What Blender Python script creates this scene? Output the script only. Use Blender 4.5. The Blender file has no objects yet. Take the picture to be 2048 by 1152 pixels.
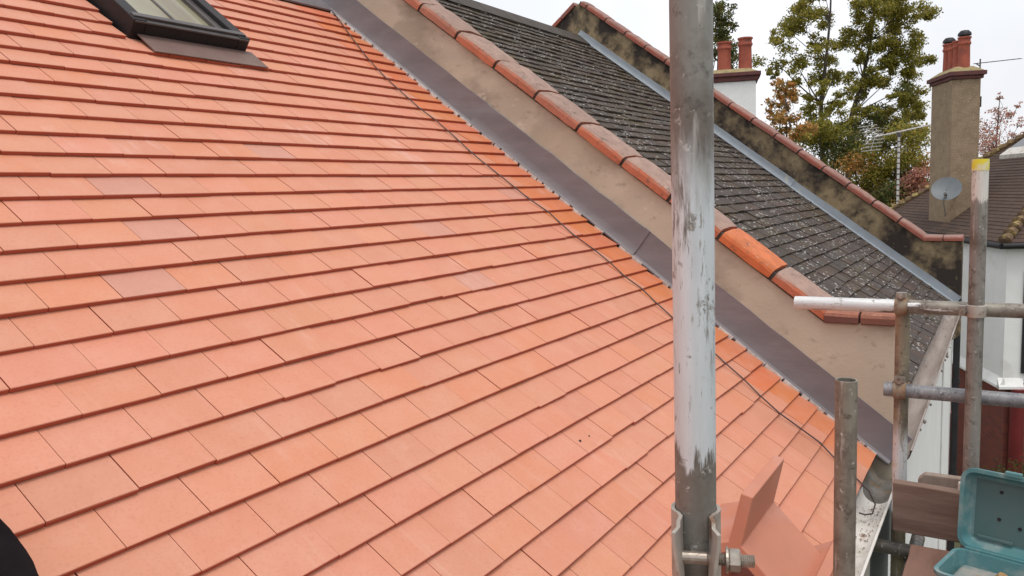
import bpy, math, random
import numpy as np
from mathutils import Matrix, Vector, noise as mnoise
random.seed(7); rng = np.random.default_rng(7)
R = math.radians

# ------------------------------------------------------------------ camera
RW = np.array([[0.524313916642886, -0.8507633207161245, -0.03600956731393912],
               [-0.11784497973365715, -0.030614987022454798, -0.9925599645969851],
               [0.8433311790546099, 0.5246565492709975, -0.11631005004190498]])   # right, down, forward
CAM = np.array([-3.6131786628052893, -0.4462948212218638, 1.1586186160408332]); FPX = 1599.19
S = bpy.context.scene
cd = bpy.data.cameras.new('camera'); cam = bpy.data.objects.new('camera', cd); S.collection.objects.link(cam)
cd.sensor_width = 36; cd.lens = FPX / 2048 * 36; cd.clip_start = .02; cd.clip_end = 3000
cam.matrix_world = Matrix([[RW[0][i], -RW[1][i], -RW[2][i], CAM[i]] for i in range(3)] + [[0, 0, 0, 1]])
S.camera = cam

# ------------------------------------------------------------------ sky, sun, exposure
SUN_EL, SUN_AZ = R(72), R(225)          # high and soft, behind thin cloud
w = bpy.data.worlds.new('World'); S.world = w; w.use_nodes = True
nt = w.node_tree; nt.nodes.clear()
out = nt.nodes.new('ShaderNodeOutputWorld'); bg = nt.nodes.new('ShaderNodeBackground')
sky = nt.nodes.new('ShaderNodeTexSky'); sky.sky_type = 'NISHITA'; sky.sun_disc = False
sky.sun_elevation = SUN_EL; sky.sun_rotation = R(90) - SUN_AZ; sky.dust_density = 4; sky.air_density = 1.0
bw = nt.nodes.new('ShaderNodeRGBToBW'); mx = nt.nodes.new('ShaderNodeMix'); mx.data_type = 'RGBA'
tc = nt.nodes.new('ShaderNodeTexCoord'); nz = nt.nodes.new('ShaderNodeTexNoise'); nz.inputs['Scale'].default_value = 1.7; nz.inputs['Detail'].default_value = 4
mr = nt.nodes.new('ShaderNodeMapRange'); mr.inputs[1].default_value = .3; mr.inputs[2].default_value = .7; mr.inputs[3].default_value = .74; mr.inputs[4].default_value = 1.16
ov = nt.nodes.new('ShaderNodeMix'); ov.data_type = 'RGBA'; ov.inputs[0].default_value = .88
ov.inputs[7].default_value = (8.4, 8.5, 8.85, 1)            # flat grey-white cloud deck over the clear sky
ml = nt.nodes.new('ShaderNodeVectorMath'); ml.operation = 'SCALE'
L_ = nt.links.new
L_(sky.outputs[0], ov.inputs[6]); L_(ov.outputs[2], ml.inputs[0])
mpg = nt.nodes.new('ShaderNodeMapping'); mpg.inputs['Location'].default_value = (2.7, .4, 1.1); L_(tc.outputs['Generated'], mpg.inputs[0]); L_(mpg.outputs[0], nz.inputs['Vector']); L_(nz.outputs['Fac'], mr.inputs[0]); L_(mr.outputs[0], ml.inputs['Scale'])
L_(ml.outputs[0], bg.inputs[0]); bg.inputs[1].default_value = .1; L_(bg.outputs[0], out.inputs[0])
sl = bpy.data.lights.new('sun', 'SUN'); sl.energy = 1.35; sl.angle = R(25); sl.color = (1, .96, .9)
so = bpy.data.objects.new('sun', sl); S.collection.objects.link(so)
sd = Vector((math.cos(SUN_EL) * math.cos(SUN_AZ), math.cos(SUN_EL) * math.sin(SUN_AZ), math.sin(SUN_EL)))
so.rotation_euler = sd.to_track_quat('Z', 'Y').to_euler(); so.location = (0, -3, 12)
S.view_settings.view_transform = 'Standard'; S.view_settings.look = 'None'
S.view_settings.exposure = 0.34; S.view_settings.gamma = 1
S.render.engine = 'CYCLES'

# ------------------------------------------------------------------ pixel -> point helpers (2048 x 1152 photo)
PITCH = R(37.2); c, s = math.cos(PITCH), math.sin(PITCH)
def ray(x, y): return RW.T @ np.array([(x - 1024) / FPX, (y - 576) / FPX, 1.0])
def at(x, y, d): return CAM + ray(x, y) * d
def onp(x, y, n, q):
    d = ray(x, y); n = np.array(n, float); return CAM + d * (n @ (np.array(q, float) - CAM)) / (n @ d)
def onx(x, y, X): return onp(x, y, (1, 0, 0), (X, 0, 0))
def ony(x, y, Y): return onp(x, y, (0, 1, 0), (0, Y, 0))
def onz(x, y, Z): return onp(x, y, (0, 0, 1), (0, 0, Z))
def onroof(x, y, off=0): return onp(x, y, (0, -s, c), np.array([0, -s, c]) * off)
def SP(x, sv, off=0): return np.array([x, sv * c - off * s, sv * s + off * c])     # point on the roof slope
def slc(p): return p[0], p[1] * c + p[2] * s, -p[1] * s + p[2] * c
def proj(p):
    q = RW @ (np.array(p) - CAM); return 1024 + FPX * q[0] / q[2], 576 + FPX * q[1] / q[2], q[2]

# ------------------------------------------------------------------ mesh helpers
COL = S.collection
class MB:
    def __init__(self): self.v = []; self.f = []; self.cols = []
    def add(self, vs, fs):
        n = len(self.v); self.v += [tuple(map(float, q)) for q in vs]; self.f += [tuple(i + n for i in f) for f in fs]
        return self
    def hexa(self, p):      # 8 points: bottom 0-3, top 4-7
        return self.add(p, [(3, 2, 1, 0), (4, 5, 6, 7), (0, 1, 5, 4), (1, 2, 6, 5), (2, 3, 7, 6), (3, 0, 4, 7)])
    def box(self, a, b):
        (x0, y0, z0), (x1, y1, z1) = a, b
        return self.hexa([(x0, y0, z0), (x1, y0, z0), (x1, y1, z0), (x0, y1, z0), (x0, y0, z1), (x1, y0, z1), (x1, y1, z1), (x0, y1, z1)])
    def obox(self, o, a, b, d, la, lb, ld):     # box from corner o along axes
        o = np.array(o, float); a, b, d = np.array(a) * la, np.array(b) * lb, np.array(d) * ld
        return self.hexa([o, o + a, o + a + b, o + b, o + d, o + a + d, o + a + b + d, o + b + d])
    def prism(self, prof, f0, f1):   # profile points mapped by f0 and f1 (two ends)
        n = len(prof); vs = [f0(q) for q in prof] + [f1(q) for q in prof]
        fs = [tuple(range(n))[::-1], tuple(range(n, 2 * n))] + [(i, (i + 1) % n, n + (i + 1) % n, n + i) for i in range(n)]
        return self.add(vs, fs)
    def tube(self, pts, r, seg=12, caps=True):
        pts = [np.array(q, float) for q in pts]; rs = r if hasattr(r, '__len__') else [r] * len(pts)
        up = None; rings = []
        for i, p in enumerate(pts):
            t = pts[min(i + 1, len(pts) - 1)] - pts[max(i - 1, 0)]; t = t / (np.linalg.norm(t) + 1e-12)
            if up is None: up = np.array([0, 0, 1.]) if abs(t[2]) < .9 else np.array([1., 0, 0])
            a = np.cross(up, t); a /= np.linalg.norm(a) + 1e-12; b = np.cross(t, a); up = b
            rings.append([p + rs[i] * (math.cos(2 * math.pi * k / seg) * a + math.sin(2 * math.pi * k / seg) * b) for k in range(seg)])
        vs = [q for g in rings for q in g]; fs = []
        for i in range(len(pts) - 1):
            for k in range(seg): fs.append((i * seg + k, i * seg + (k + 1) % seg, (i + 1) * seg + (k + 1) % seg, (i + 1) * seg + k))
        if caps: fs += [tuple(range(seg))[::-1], tuple((len(pts) - 1) * seg + k for k in range(seg))]
        return self.add(vs, fs)
    def lathe(self, o, ax, prof, seg=20):        # profile (r, h) about axis ax at o
        o = np.array(o, float); ax = np.array(ax, float); ax /= np.linalg.norm(ax)
        a = np.cross(ax, (0, 0, 1) if abs(ax[2]) < .9 else (1, 0, 0)); a /= np.linalg.norm(a); b = np.cross(ax, a)
        vs = [o + ax * h + r * (math.cos(2 * math.pi * k / seg) * a + math.sin(2 * math.pi * k / seg) * b) for r, h in prof for k in range(seg)]
        fs = [(i * seg + k, i * seg + (k + 1) % seg, (i + 1) * seg + (k + 1) % seg, (i + 1) * seg + k) for i in range(len(prof) - 1) for k in range(seg)]
        return self.add(vs, fs)
    def mesh(self, name, m, smooth=False):
        me = bpy.data.meshes.new(name); me.from_pydata(self.v, [], self.f); me.validate(); 
        if m: me.materials.append(m)
        if smooth:
            me.polygons.foreach_set('use_smooth', [True] * len(me.polygons)); me.set_sharp_from_angle(angle=R(38))
        me.update(); return me
def fixn(me):
    import bmesh
    b = bmesh.new(); b.from_mesh(me); bmesh.ops.recalc_face_normals(b, faces=b.faces); b.to_mesh(me); b.free()
def tag(o, label=None, cat=None, group=None, kind=None):
    for k, v in (('label', label), ('category', cat), ('group', group), ('kind', kind)):
        if v: o[k] = v
    return o
ROOT = {}
def thing(name, label, cat, loc=(0, 0, 0), group=None):
    o = bpy.data.objects.new(name, None); COL.objects.link(o); o.location = Vector(tuple(map(float, loc))); o.empty_display_size = .1
    ROOT[o.name] = o.location.copy(); return tag(o, label, cat, group)
def link(o, parent):
    COL.objects.link(o)
    if parent:
        o.parent = parent
        if parent.name in ROOT: o.matrix_parent_inverse = Matrix.Translation(-ROOT[parent.name])
    return o
def part(name, mb, m, parent, label=None, kind=None, smooth=False, bevel=0):
    me = mb.mesh(name, m, smooth); fixn(me)
    o = bpy.data.objects.new(name, me); link(o, parent)
    if bevel:
        b = o.modifiers.new('bevel', 'BEVEL'); b.width = bevel; b.segments = 2; b.limit_method = 'ANGLE'; b.angle_limit = R(40)
    return tag(o, label, kind=kind)
def solo(name, mb, m, label, cat, group=None, **k):
    """a top-level thing that is one mesh, origin at its base"""
    v = np.array(mb.v); o0 = np.array([(v[:, 0].min() + v[:, 0].max()) / 2, (v[:, 1].min() + v[:, 1].max()) / 2, v[:, 2].min()])
    mb.v = [tuple(q) for q in (v - o0)]
    o = part(name, mb, m, None, **k); o.location = o0; return tag(o, label, cat, group)

# ------------------------------------------------------------------ materials
def newmat(name):
    m = bpy.data.materials.new(name); m.use_nodes = True; t = m.node_tree
    return m, t, t.nodes['Principled BSDF']
def N(t, ty, **k):
    n = t.nodes.new(ty)
    for a, b in k.items():
        if a in n.inputs: n.inputs[a].default_value = b
        else: setattr(n, a, b)
    return n
def noise(t, vec, scale, detail=4, rough=.55, dist=0):
    n = N(t, 'ShaderNodeTexNoise'); n.inputs['Scale'].default_value = scale; n.inputs['Detail'].default_value = detail
    n.inputs['Roughness'].default_value = rough; n.inputs['Distortion'].default_value = dist
    t.links.new(vec, n.inputs['Vector']); return n.outputs['Fac']
def ramp(t, fac, lo, hi):
    n = N(t, 'ShaderNodeMapRange'); n.inputs[1].default_value = lo; n.inputs[2].default_value = hi
    t.links.new(fac, n.inputs[0]); return n.outputs[0]
def mix(t, fac, a, b, mode='MIX'):
    n = N(t, 'ShaderNodeMix', data_type='RGBA', blend_type=mode)
    for i, v in ((0, fac), (6, a), (7, b)):
        if hasattr(v, 'is_linked'): t.links.new(v, n.inputs[i])
        else: n.inputs[i].default_value = v if i == 0 else (*v, 1)[:4]
    return n.outputs[2]
def mth(t, op, a, b=0.):
    n = N(t, 'ShaderNodeMath', operation=op)
    for i, v in ((0, a), (1, b)):
        if hasattr(v, 'is_linked'): t.links.new(v, n.inputs[i])
        else: n.inputs[i].default_value = v
    return n.outputs[0]
def bump(t, b, h, strength, dist=.01):
    n = N(t, 'ShaderNodeBump'); n.inputs['Strength'].default_value = strength; n.inputs['Distance'].default_value = dist
    t.links.new(h, n.inputs['Height']); t.links.new(n.outputs[0], b.inputs['Normal'])
def pos(t, stretch=None):
    g = N(t, 'ShaderNodeNewGeometry').outputs['Position']
    if stretch:
        v = N(t, 'ShaderNodeVectorMath', operation='MULTIPLY'); t.links.new(g, v.inputs[0]); v.inputs[1].default_value = stretch; return v.outputs[0]
    return g
def pm(name, c1, c2=None, scale=6, lo=.35, hi=.65, rough=.75, bmp=.25, bscale=60, bdist=.004, metal=0, spots=None, stretch=None, spec=.4):
    m, t, b = newmat(name); p = pos(t, stretch)
    col = mix(t, ramp(t, noise(t, p, scale, 6, .6), lo, hi), c1, c2 or tuple(x * .8 for x in c1))
    for sp in spots or []:      # (colour, scale, lo, hi)
        col = mix(t, ramp(t, noise(t, p, sp[1], 5, .6), sp[2], sp[3]), col, sp[0])
    t.links.new(col, b.inputs['Base Color']); b.inputs['Roughness'].default_value = rough; b.inputs['Metallic'].default_value = metal
    b.inputs['Specular IOR Level'].default_value = spec
    if bmp: bump(t, b, noise(t, p, bscale, 5, .65), bmp, bdist)
    return m
def tilemat(name, attr, rough=.5, old=False):
    m, t, b = newmat(name); p = pos(t)
    if attr:
        col = N(t, 'ShaderNodeAttribute', attribute_name='tint').outputs['Color']
    else:
        col = N(t, 'ShaderNodeObjectInfo').outputs['Color']
    if old:
        n1 = ramp(t, noise(t, p, 9, 6, .7), .3, .75)
        col = mix(t, n1, col, (.06, .047, .04))
        col = mix(t, mth(t, 'MULTIPLY', ramp(t, noise(t, p, 2.3, 4), .46, .66), ramp(t, noise(t, p, 26, 4), .48, .62)), col, (.105, .08, .036))   # moss
        v = N(t, 'ShaderNodeTexVoronoi'); v.inputs['Scale'].default_value = 17; v.inputs['Randomness'].default_value = 1
        st = N(t, 'ShaderNodeVectorMath', operation='MULTIPLY'); st.inputs[1].default_value = (1, 1.9, 1.9); t.links.new(p, st.inputs[0]); t.links.new(st.outputs[0], v.inputs['Vector'])
        sp = mth(t, 'MULTIPLY', ramp(t, v.outputs['Distance'], .34, .2), ramp(t, noise(t, p, 5, 3), .44, .54))
        sp = mth(t, 'MULTIPLY', sp, ramp(t, noise(t, p, 55, 3), .42, .54))
        col = mix(t, sp, col, (.55, .53, .5))                                       # pale lichen spots
        bump(t, b, noise(t, p, 55, 5, .7), .6, .006)
    else:
        col = mix(t, mth(t, 'MULTIPLY', ramp(t, noise(t, p, 11, 4), .42, .75), .35), col, (.66, .34, .25))      # faint bloom
        col = mix(t, mth(t, 'MULTIPLY', ramp(t, noise(t, p, 140, 3, .7), .52, .74), .4), col, (.44, .15, .085))  # fine speckle
        sc = N(t, 'ShaderNodeVectorMath', operation='MULTIPLY'); sc.inputs[1].default_value = (30, 3, 3); t.links.new(p, sc.inputs[0])
        col = mix(t, mth(t, 'MULTIPLY', ramp(t, noise(t, sc.outputs[0], 1, 4), .6, .85), .22), col, (.75, .5, .42))
        hgt = mth(t, 'ADD', mth(t, 'MULTIPLY', noise(t, p, 220, 4, .7), .35), mth(t, 'MULTIPLY', noise(t, p, 16, 3, .6), 2.2)); bump(t, b, hgt, .3, .003)
        sm = mth(t, 'MULTIPLY', ramp(t, noise(t, p, 3.1, 4, .6), .60, .70), ramp(t, noise(t, sc.outputs[0], 1.3, 5, .7), .46, .60)); col = mix(t, mth(t, 'MULTIPLY', sm, .38), col, (.74, .50, .43))
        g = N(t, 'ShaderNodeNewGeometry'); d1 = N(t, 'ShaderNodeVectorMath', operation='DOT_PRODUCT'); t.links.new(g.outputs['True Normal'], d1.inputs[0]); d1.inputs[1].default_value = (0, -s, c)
        col = mix(t, ramp(t, d1.outputs['Value'], .8, .5), col, (.42, .085, .045))       # faces turned away from the slope normal take a deeper red
    t.links.new(col, b.inputs['Base Color']); b.inputs['Roughness'].default_value = rough; b.inputs['Specular IOR Level'].default_value = .18 if old else .45
    return m
M = {}
M['tile'] = tilemat('new_clay_tile', False, .6); M['tile_f'] = tilemat('new_clay_tile_field', True, .6)
M['otile'] = tilemat('old_tile', False, .7, True); M['otile_f'] = tilemat('old_tile_field', True, .7, True)
M['render'] = pm('tan_render', (.53, .465, .37), (.43, .375, .295), 3.5, rough=.9, bmp=.3, bscale=90, spots=[((.28, .245, .19), 4, .50, .68), ((.56, .48, .37), 2.0, .55, .72), ((.30, .25, .19), 23, .60, .78), ((.62, .56, .47), 11, .64, .74)], stretch=(1, .6, 1))
M['render2'] = pm('mouldy_render', (.34, .255, .15), (.22, .16, .095), 6, rough=.95, bmp=.4, bscale=60, spots=[((.36, .28, .17), 3.1, .55, .75), ((.04, .03, .025), 2.6, .42, .57), ((.035, .028, .024), 9, .5, .72), ((.30, .24, .15), 14, .62, .8)])
M['lead'] = pm('lead', (.165, .15, .158), (.215, .19, .20), 5, stretch=(1, .5, 1.6), rough=.48, bmp=.22, bscale=11, bdist=.012, spots=[((.26, .27, .29), 1.3, .55, .75), ((.15, .12, .125), 5, .6, .8)])
M['lead2'] = pm('old_lead', (.30, .34, .38), (.24, .27, .30), 4, rough=.5, bmp=.1, spots=[((.45, .44, .38), 9, .62, .75)])
M['cop'] = pm('coping_clay', (.56, .17, .09), (.46, .14, .075), 7, rough=.8, bmp=.35, spots=[((.34, .17, .12), 9, .56, .72)])
# weathered upper faces of the copings: lichen bloom only on faces that look up
def copmat(name, front, top, lo=.25, hi=.6):
    m, t, b = newmat(name); p = pos(t)
    g = N(t, 'ShaderNodeNewGeometry'); sx = N(t, 'ShaderNodeSeparateXYZ'); t.links.new(g.outputs['Normal'], sx.inputs[0])
    f = mth(t, 'ADD', sx.outputs[2], mth(t, 'MULTIPLY', mth(t, 'SUBTRACT', noise(t, p, 16, 5, .65), .5), .9))
    fr = mix(t, ramp(t, noise(t, p, 8, 5), .35, .7), front, tuple(x * .78 for x in front))
    tp = mix(t, ramp(t, noise(t, p, 13, 6, .7), .35, .65), top, tuple(x * .68 for x in top))
    tp = mix(t, ramp(t, noise(t, p, 34, 5, .7), .6, .75), tp, (.55, .45, .40))
    rd_ = N(t, 'ShaderNodeObjectInfo').outputs['Random']; cc_ = mix(t, ramp(t, f, lo, hi), fr, tp)
    cc_ = mix(t, mth(t, 'MULTIPLY', rd_, .5), cc_, tuple(x * .62 for x in top))
    cc_ = mix(t, mth(t, 'MULTIPLY', ramp(t, noise(t, p, 21, 6, .75), .56, .68), .75), cc_, (.10, .075, .06))
    t.links.new(cc_, b.inputs['Base Color']); b.inputs['Roughness'].default_value = .85
    bump(t, b, noise(t, p, 45, 6, .7), .5, .006); return m
M['cop'] = copmat('coping_clay', (.55, .15, .07), (.42, .27, .215))
M['cop_new'] = copmat('coping_spalled', (.60, .15, .05), (.66, .19, .07), .2, .6)
M['cop2'] = copmat('coping_clay_far', (.40, .105, .068), (.36, .20, .165))
M['copk'] = copmat('coping_dirty', (.17, .065, .05), (.40, .16, .10))
M['mortar'] = pm('dark_mortar', (.07, .06, .05), (.04, .035, .03), 30, rough=.95)
M['wmortar'] = pm('pale_mortar', (.62, .58, .54), (.45, .36, .32), 40, rough=.95)
M['white'] = pm('white_roughcast', (.85, .85, .84), (.79, .79, .77), 2, rough=.9, bmp=.6, bscale=45, bdist=.012, spots=[((.58, .56, .50), 1.1, .62, .8)])
M['whitep'] = pm('white_plastic', (.72, .70, .66), (.60, .57, .52), 5, rough=.5, bmp=.05, spots=[((.30, .17, .11), 14, .58, .68), ((.42, .38, .30), 5, .55, .75)])
M['castiron'] = pm('old_gutter_iron', (.10, .085, .065), (.20, .19, .18), 12, rough=.7, spots=[((.20, .13, .06), 16, .55, .7)])
M['gutter2'] = pm('worn_gutter', (.34, .29, .26), (.24, .19, .16), 7, rough=.6, stretch=(.4, 3, 3), bmp=.1, spots=[((.52, .49, .46), 3, .56, .7), ((.12, .08, .06), 9, .6, .7)])
M['black'] = pm('black_plastic', (.012, .011, .014), (.02, .018, .02), 6, rough=.55, bmp=0)
M['cable'] = pm('black_cable', (.075, .05, .05), (.05, .035, .035), 20, rough=.5, bmp=0)
M['frame'] = pm('dark_aluminium', (.018, .015, .016), (.026, .022, .023), 10, rough=.5, bmp=.05, metal=.3)
M['framel'] = pm('frame_grey', (.13, .115, .11), (.09, .08, .08), 10, rough=.4, bmp=.05, metal=.4)
M['brick'] = None
M['wood'] = pm('scaffold_board', (.27, .185, .145), (.17, .105, .08), 8, rough=.85, bmp=.5, bscale=30, stretch=(1, .25, 1.6), spots=[((.38, .30, .25), 3, .52, .66), ((.09, .055, .04), 11, .58, .70)])
M['woodx'] = pm('scaffold_board_deck', (.27, .155, .115), (.19, .105, .078), 8, rough=.9, bmp=.5, bscale=30, stretch=(.25, 1.4, 1), spots=[((.42, .33, .27), 3, .6, .75)])
M['woodl'] = pm('pale_board', (.42, .33, .27), (.31, .23, .18), 14, rough=.85, bmp=.4, stretch=(1, 1.5, .3))
M['teal'] = pm('teal_plastic', (.07, .20, .22), (.09, .215, .225), 5, rough=.42, bmp=.05, spots=[((.26, .32, .31), 9, .52, .72)])
M['teald'] = pm('teal_dusty', (.075, .145, .145), (.095, .15, .145), 6, rough=.7, bmp=.05, spots=[((.34, .28, .24), 7, .6, .78)])
M['dust'] = pm('plaster_dust', (.38, .33, .29), (.14, .21, .21), 10, rough=.9)
M['pot'] = pm('terracotta_pot', (.42, .11, .065), (.30, .08, .055), 6, rough=.85, spots=[((.14, .07, .06), 5, .6, .75)])
M['cap'] = pm('dark_brick_cap', (.15, .055, .05), (.10, .045, .045), 10, rough=.9)
M['flaunch'] = pm('mossy_flaunching', (.36, .29, .15), (.22, .18, .09), 8, rough=.95)
M['pebble'] = pm('pebbledash', (.34, .25, .16), (.26, .185, .12), 5, rough=.95, bmp=.9, bscale=40, bdist=.02, spots=[((.42, .34, .24), 30, .56, .7)])
M['dish'] = pm('dish_grey', (.125, .14, .15), (.145, .16, .168), 9, rough=.5, bmp=0)
M['alu'] = pm('aluminium', (.60, .58, .55), (.42, .39, .37), 60, rough=.45, metal=.2, bmp=0)
M['bark'] = pm('bark', (.09, .075, .06), (.055, .045, .04), 9, rough=.95)
M['btile'] = pm('brown_tile', (.085, .05, .036), (.055, .034, .026), 7, rough=.8, bmp=.5, bscale=30, spots=[((.15, .10, .05), 3.3, .62, .75)])
M['bonnet'] = pm('lichen_bonnet', (.20, .13, .06), (.10, .06, .045), 5, rough=.9, spots=[((.46, .36, .12), 7, .52, .68)])
M['red'] = pm('red_paint', (.17, .017, .017), (.13, .015, .015), 4, rough=.5, bmp=0)
M['grass'] = pm('ground_cover', (.07, .085, .03), (.12, .11, .07), .6, rough=.95, bmp=.4, bscale=8, bdist=.05)
M['fabric'] = pm('black_fabric', (.010, .007, .008), (.014, .011, .012), 20, spec=.1, rough=1, bmp=.3, bscale=300, bdist=.002)
M['orange'] = pm('orange_rag', (.40, .24, .08), (.30, .20, .11), 25, rough=.9)
M['steel'] = pm('zinc_bolt', (.42, .38, .33), (.28, .23, .19), 50, rough=.4, metal=.7, bmp=.15, bscale=120, spots=[((.16, .085, .05), 40, .6, .7)])
M['coupler'] = pm('coupler_steel', (.47, .43, .38), (.36, .32, .28), 25, rough=.55, metal=.35, bmp=.2, spots=[((.20, .10, .05), 22, .58, .7)])
M['rusty'] = pm('rusty_coupler', (.26, .155, .09), (.30, .26, .20), 25, rough=.75, metal=.2, bmp=.35, spots=[((.16, .07, .035), 30, .5, .65)])
m, t, b = newmat('pane_glass'); p = pos(t, (2.2, .5, .5))
t.links.new(mix(t, ramp(t, noise(t, p, 2.2, 2), .4, .6), (.17, .13, .07), (.30, .28, .19)), b.inputs['Base Color'])
b.inputs['Roughness'].default_value = .08; b.inputs['Specular IOR Level'].default_value = .6; M['pane'] = m; b.inputs['Specular IOR Level'].default_value = .35
m, t, b = newmat('dark_window'); b.inputs['Base Color'].default_value = (.02, .02, .025, 1); b.inputs['Roughness'].default_value = .1; M['win'] = m
def brickmat():
    m, t, b = newmat('red_brick'); g = pos(t); u = N(t, 'ShaderNodeVectorMath', operation='DOT_PRODUCT'); t.links.new(g, u.inputs[0]); u.inputs[1].default_value = (.92, .39, 0)
    z = N(t, 'ShaderNodeSeparateXYZ'); t.links.new(g, z.inputs[0]); cb = N(t, 'ShaderNodeCombineXYZ'); t.links.new(u.outputs['Value'], cb.inputs[0]); t.links.new(z.outputs[2], cb.inputs[1])
    k = N(t, 'ShaderNodeTexBrick'); k.inputs['Scale'].default_value = 1; k.inputs['Brick Width'].default_value = .225; k.inputs['Row Height'].default_value = .075; k.inputs['Mortar Size'].default_value = .006
    k.inputs['Color1'].default_value = (.22, .05, .032, 1); k.inputs['Color2'].default_value = (.16, .04, .03, 1); k.inputs['Mortar'].default_value = (.12, .07, .055, 1)
    t.links.new(cb.outputs[0], k.inputs['Vector']); t.links.new(k.outputs[0], b.inputs['Base Color']); b.inputs['Roughness'].default_value = .9; return m
M['brick'] = brickmat()
def tubemat(name, axis=2, lo=None, hi=None, tint=(.30, .27, .23), dark=(.13, .105, .085), paint=(.66, .68, .69), extra=None):
    """galvanised tube, chipped pale paint between lo and hi along an axis"""
    m, t, b = newmat(name); st = [9, 9, 9]; st[axis] = 1.3; g = pos(t, tuple(st)); g0 = pos(t)
    col = mix(t, ramp(t, noise(t, g, 2.4, 6, .65), .35, .65), tint, tuple(x * .72 for x in tint))
    col = mix(t, ramp(t, noise(t, g0, 9, 6, .7), .47, .66), col, dark)
    col = mix(t, mth(t, 'MULTIPLY', ramp(t, noise(t, g0, 38, 5, .7), .55, .66), .7), col, tuple(x * .5 for x in dark))
    col = mix(t, mth(t, 'MULTIPLY', ramp(t, noise(t, g0, 60, 4, .7), .63, .7), .8), col, (.52, .5, .47))
    col = mix(t, mth(t, 'MULTIPLY', ramp(t, noise(t, g, 7, 4), .6, .7), .6), col, (.50, .48, .45))
    ro = .5
    if lo is not None:
        sx = N(t, 'ShaderNodeSeparateXYZ'); t.links.new(g0, sx.inputs[0]); z = sx.outputs[axis]
        e = mth(t, 'MULTIPLY', mth(t, 'SUBTRACT', noise(t, g, 3.2, 6, .7), .5), (hi - lo) * .55)
        zz = mth(t, 'ADD', z, e)
        a = mth(t, 'MULTIPLY', ramp(t, zz, lo, lo + .012), ramp(t, zz, hi, hi - .09))
        a = mth(t, 'MULTIPLY', a, ramp(t, noise(t, g, 4.2, 6, .75), .655, .575))
        a = mth(t, 'MULTIPLY', a, ramp(t, noise(t, g0, 30, 5, .7), .66, .60))
        a = mth(t, 'MULTIPLY', a, ramp(t, noise(t, g, 14, 4, .7), .68, .60))
        pc = mix(t, ramp(t, noise(t, g, 6, 4), .4, .7), paint, tuple(x * .86 for x in paint))
        col = mix(t, a, col, pc)
    if extra: col = mix(t, ramp(t, noise(t, g0, 14, 5, .65), extra[1], extra[2]), col, extra[0])
    t.links.new(col, b.inputs['Base Color']); b.inputs['Roughness'].default_value = ro; b.inputs['Metallic'].default_value = .25
    bump(t, b, noise(t, g, 8, 6, .7), .25, .002); return m

# ------------------------------------------------------------------ ground and the air beyond
GZ = -5.2
g = MB(); n = 24
for i in range(n + 1):
    for j in range(n + 1):
        g.v.append((-600 + 1200 * i / n, -600 + 1200 * j / n, GZ))
g.f = [(i * (n + 1) + j, (i + 1) * (n + 1) + j, (i + 1) * (n + 1) + j + 1, i * (n + 1) + j + 1) for i in range(n) for j in range(n)]
o = part('ground', g, M['grass'], None); tag(o, 'garden ground far below the scaffold', None, kind='structure')

# ------------------------------------------------------------------ roof tiles
def tilemesh(name, wd, ln, th, drop, m, seed=0):
    r = random.Random(seed); a = .0014; k = MB()
    cam_ = r.uniform(-.0006, .0009)
    prof = [(0, -a), (a, 0), (ln, -drop * ln), (ln, -drop * ln - th), (0, -th)]
    k.prism(prof, lambda q: (-wd / 2 + .0, q[0], q[1] + r.uniform(-.0004, .0004)), lambda q: (wd / 2, q[0], q[1] + cam_))
    me = k.mesh(name, m); fixn(me); return me
def tilematx(x, sv, off, rot=0):
    q = SP(x, sv, off)
    return Matrix(((1, 0, 0, q[0]), (0, c, -s, q[1]), (0, s, c, q[2]), (0, 0, 0, 1))) @ Matrix.Rotation(rot, 4, 'Z')
def subtract(a, b, holes):
    iv = [(a, b)]
    for h0, h1 in holes:
        nx = []
        for u, v in iv:
            if v <= h0 or u >= h1: nx.append((u, v)); continue
            if u < h0: nx.append((u, h0))
            if v > h1: nx.append((h1, v))
        iv = nx
    return [q for q in iv if q[1] - q[0] > .012]
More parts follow.
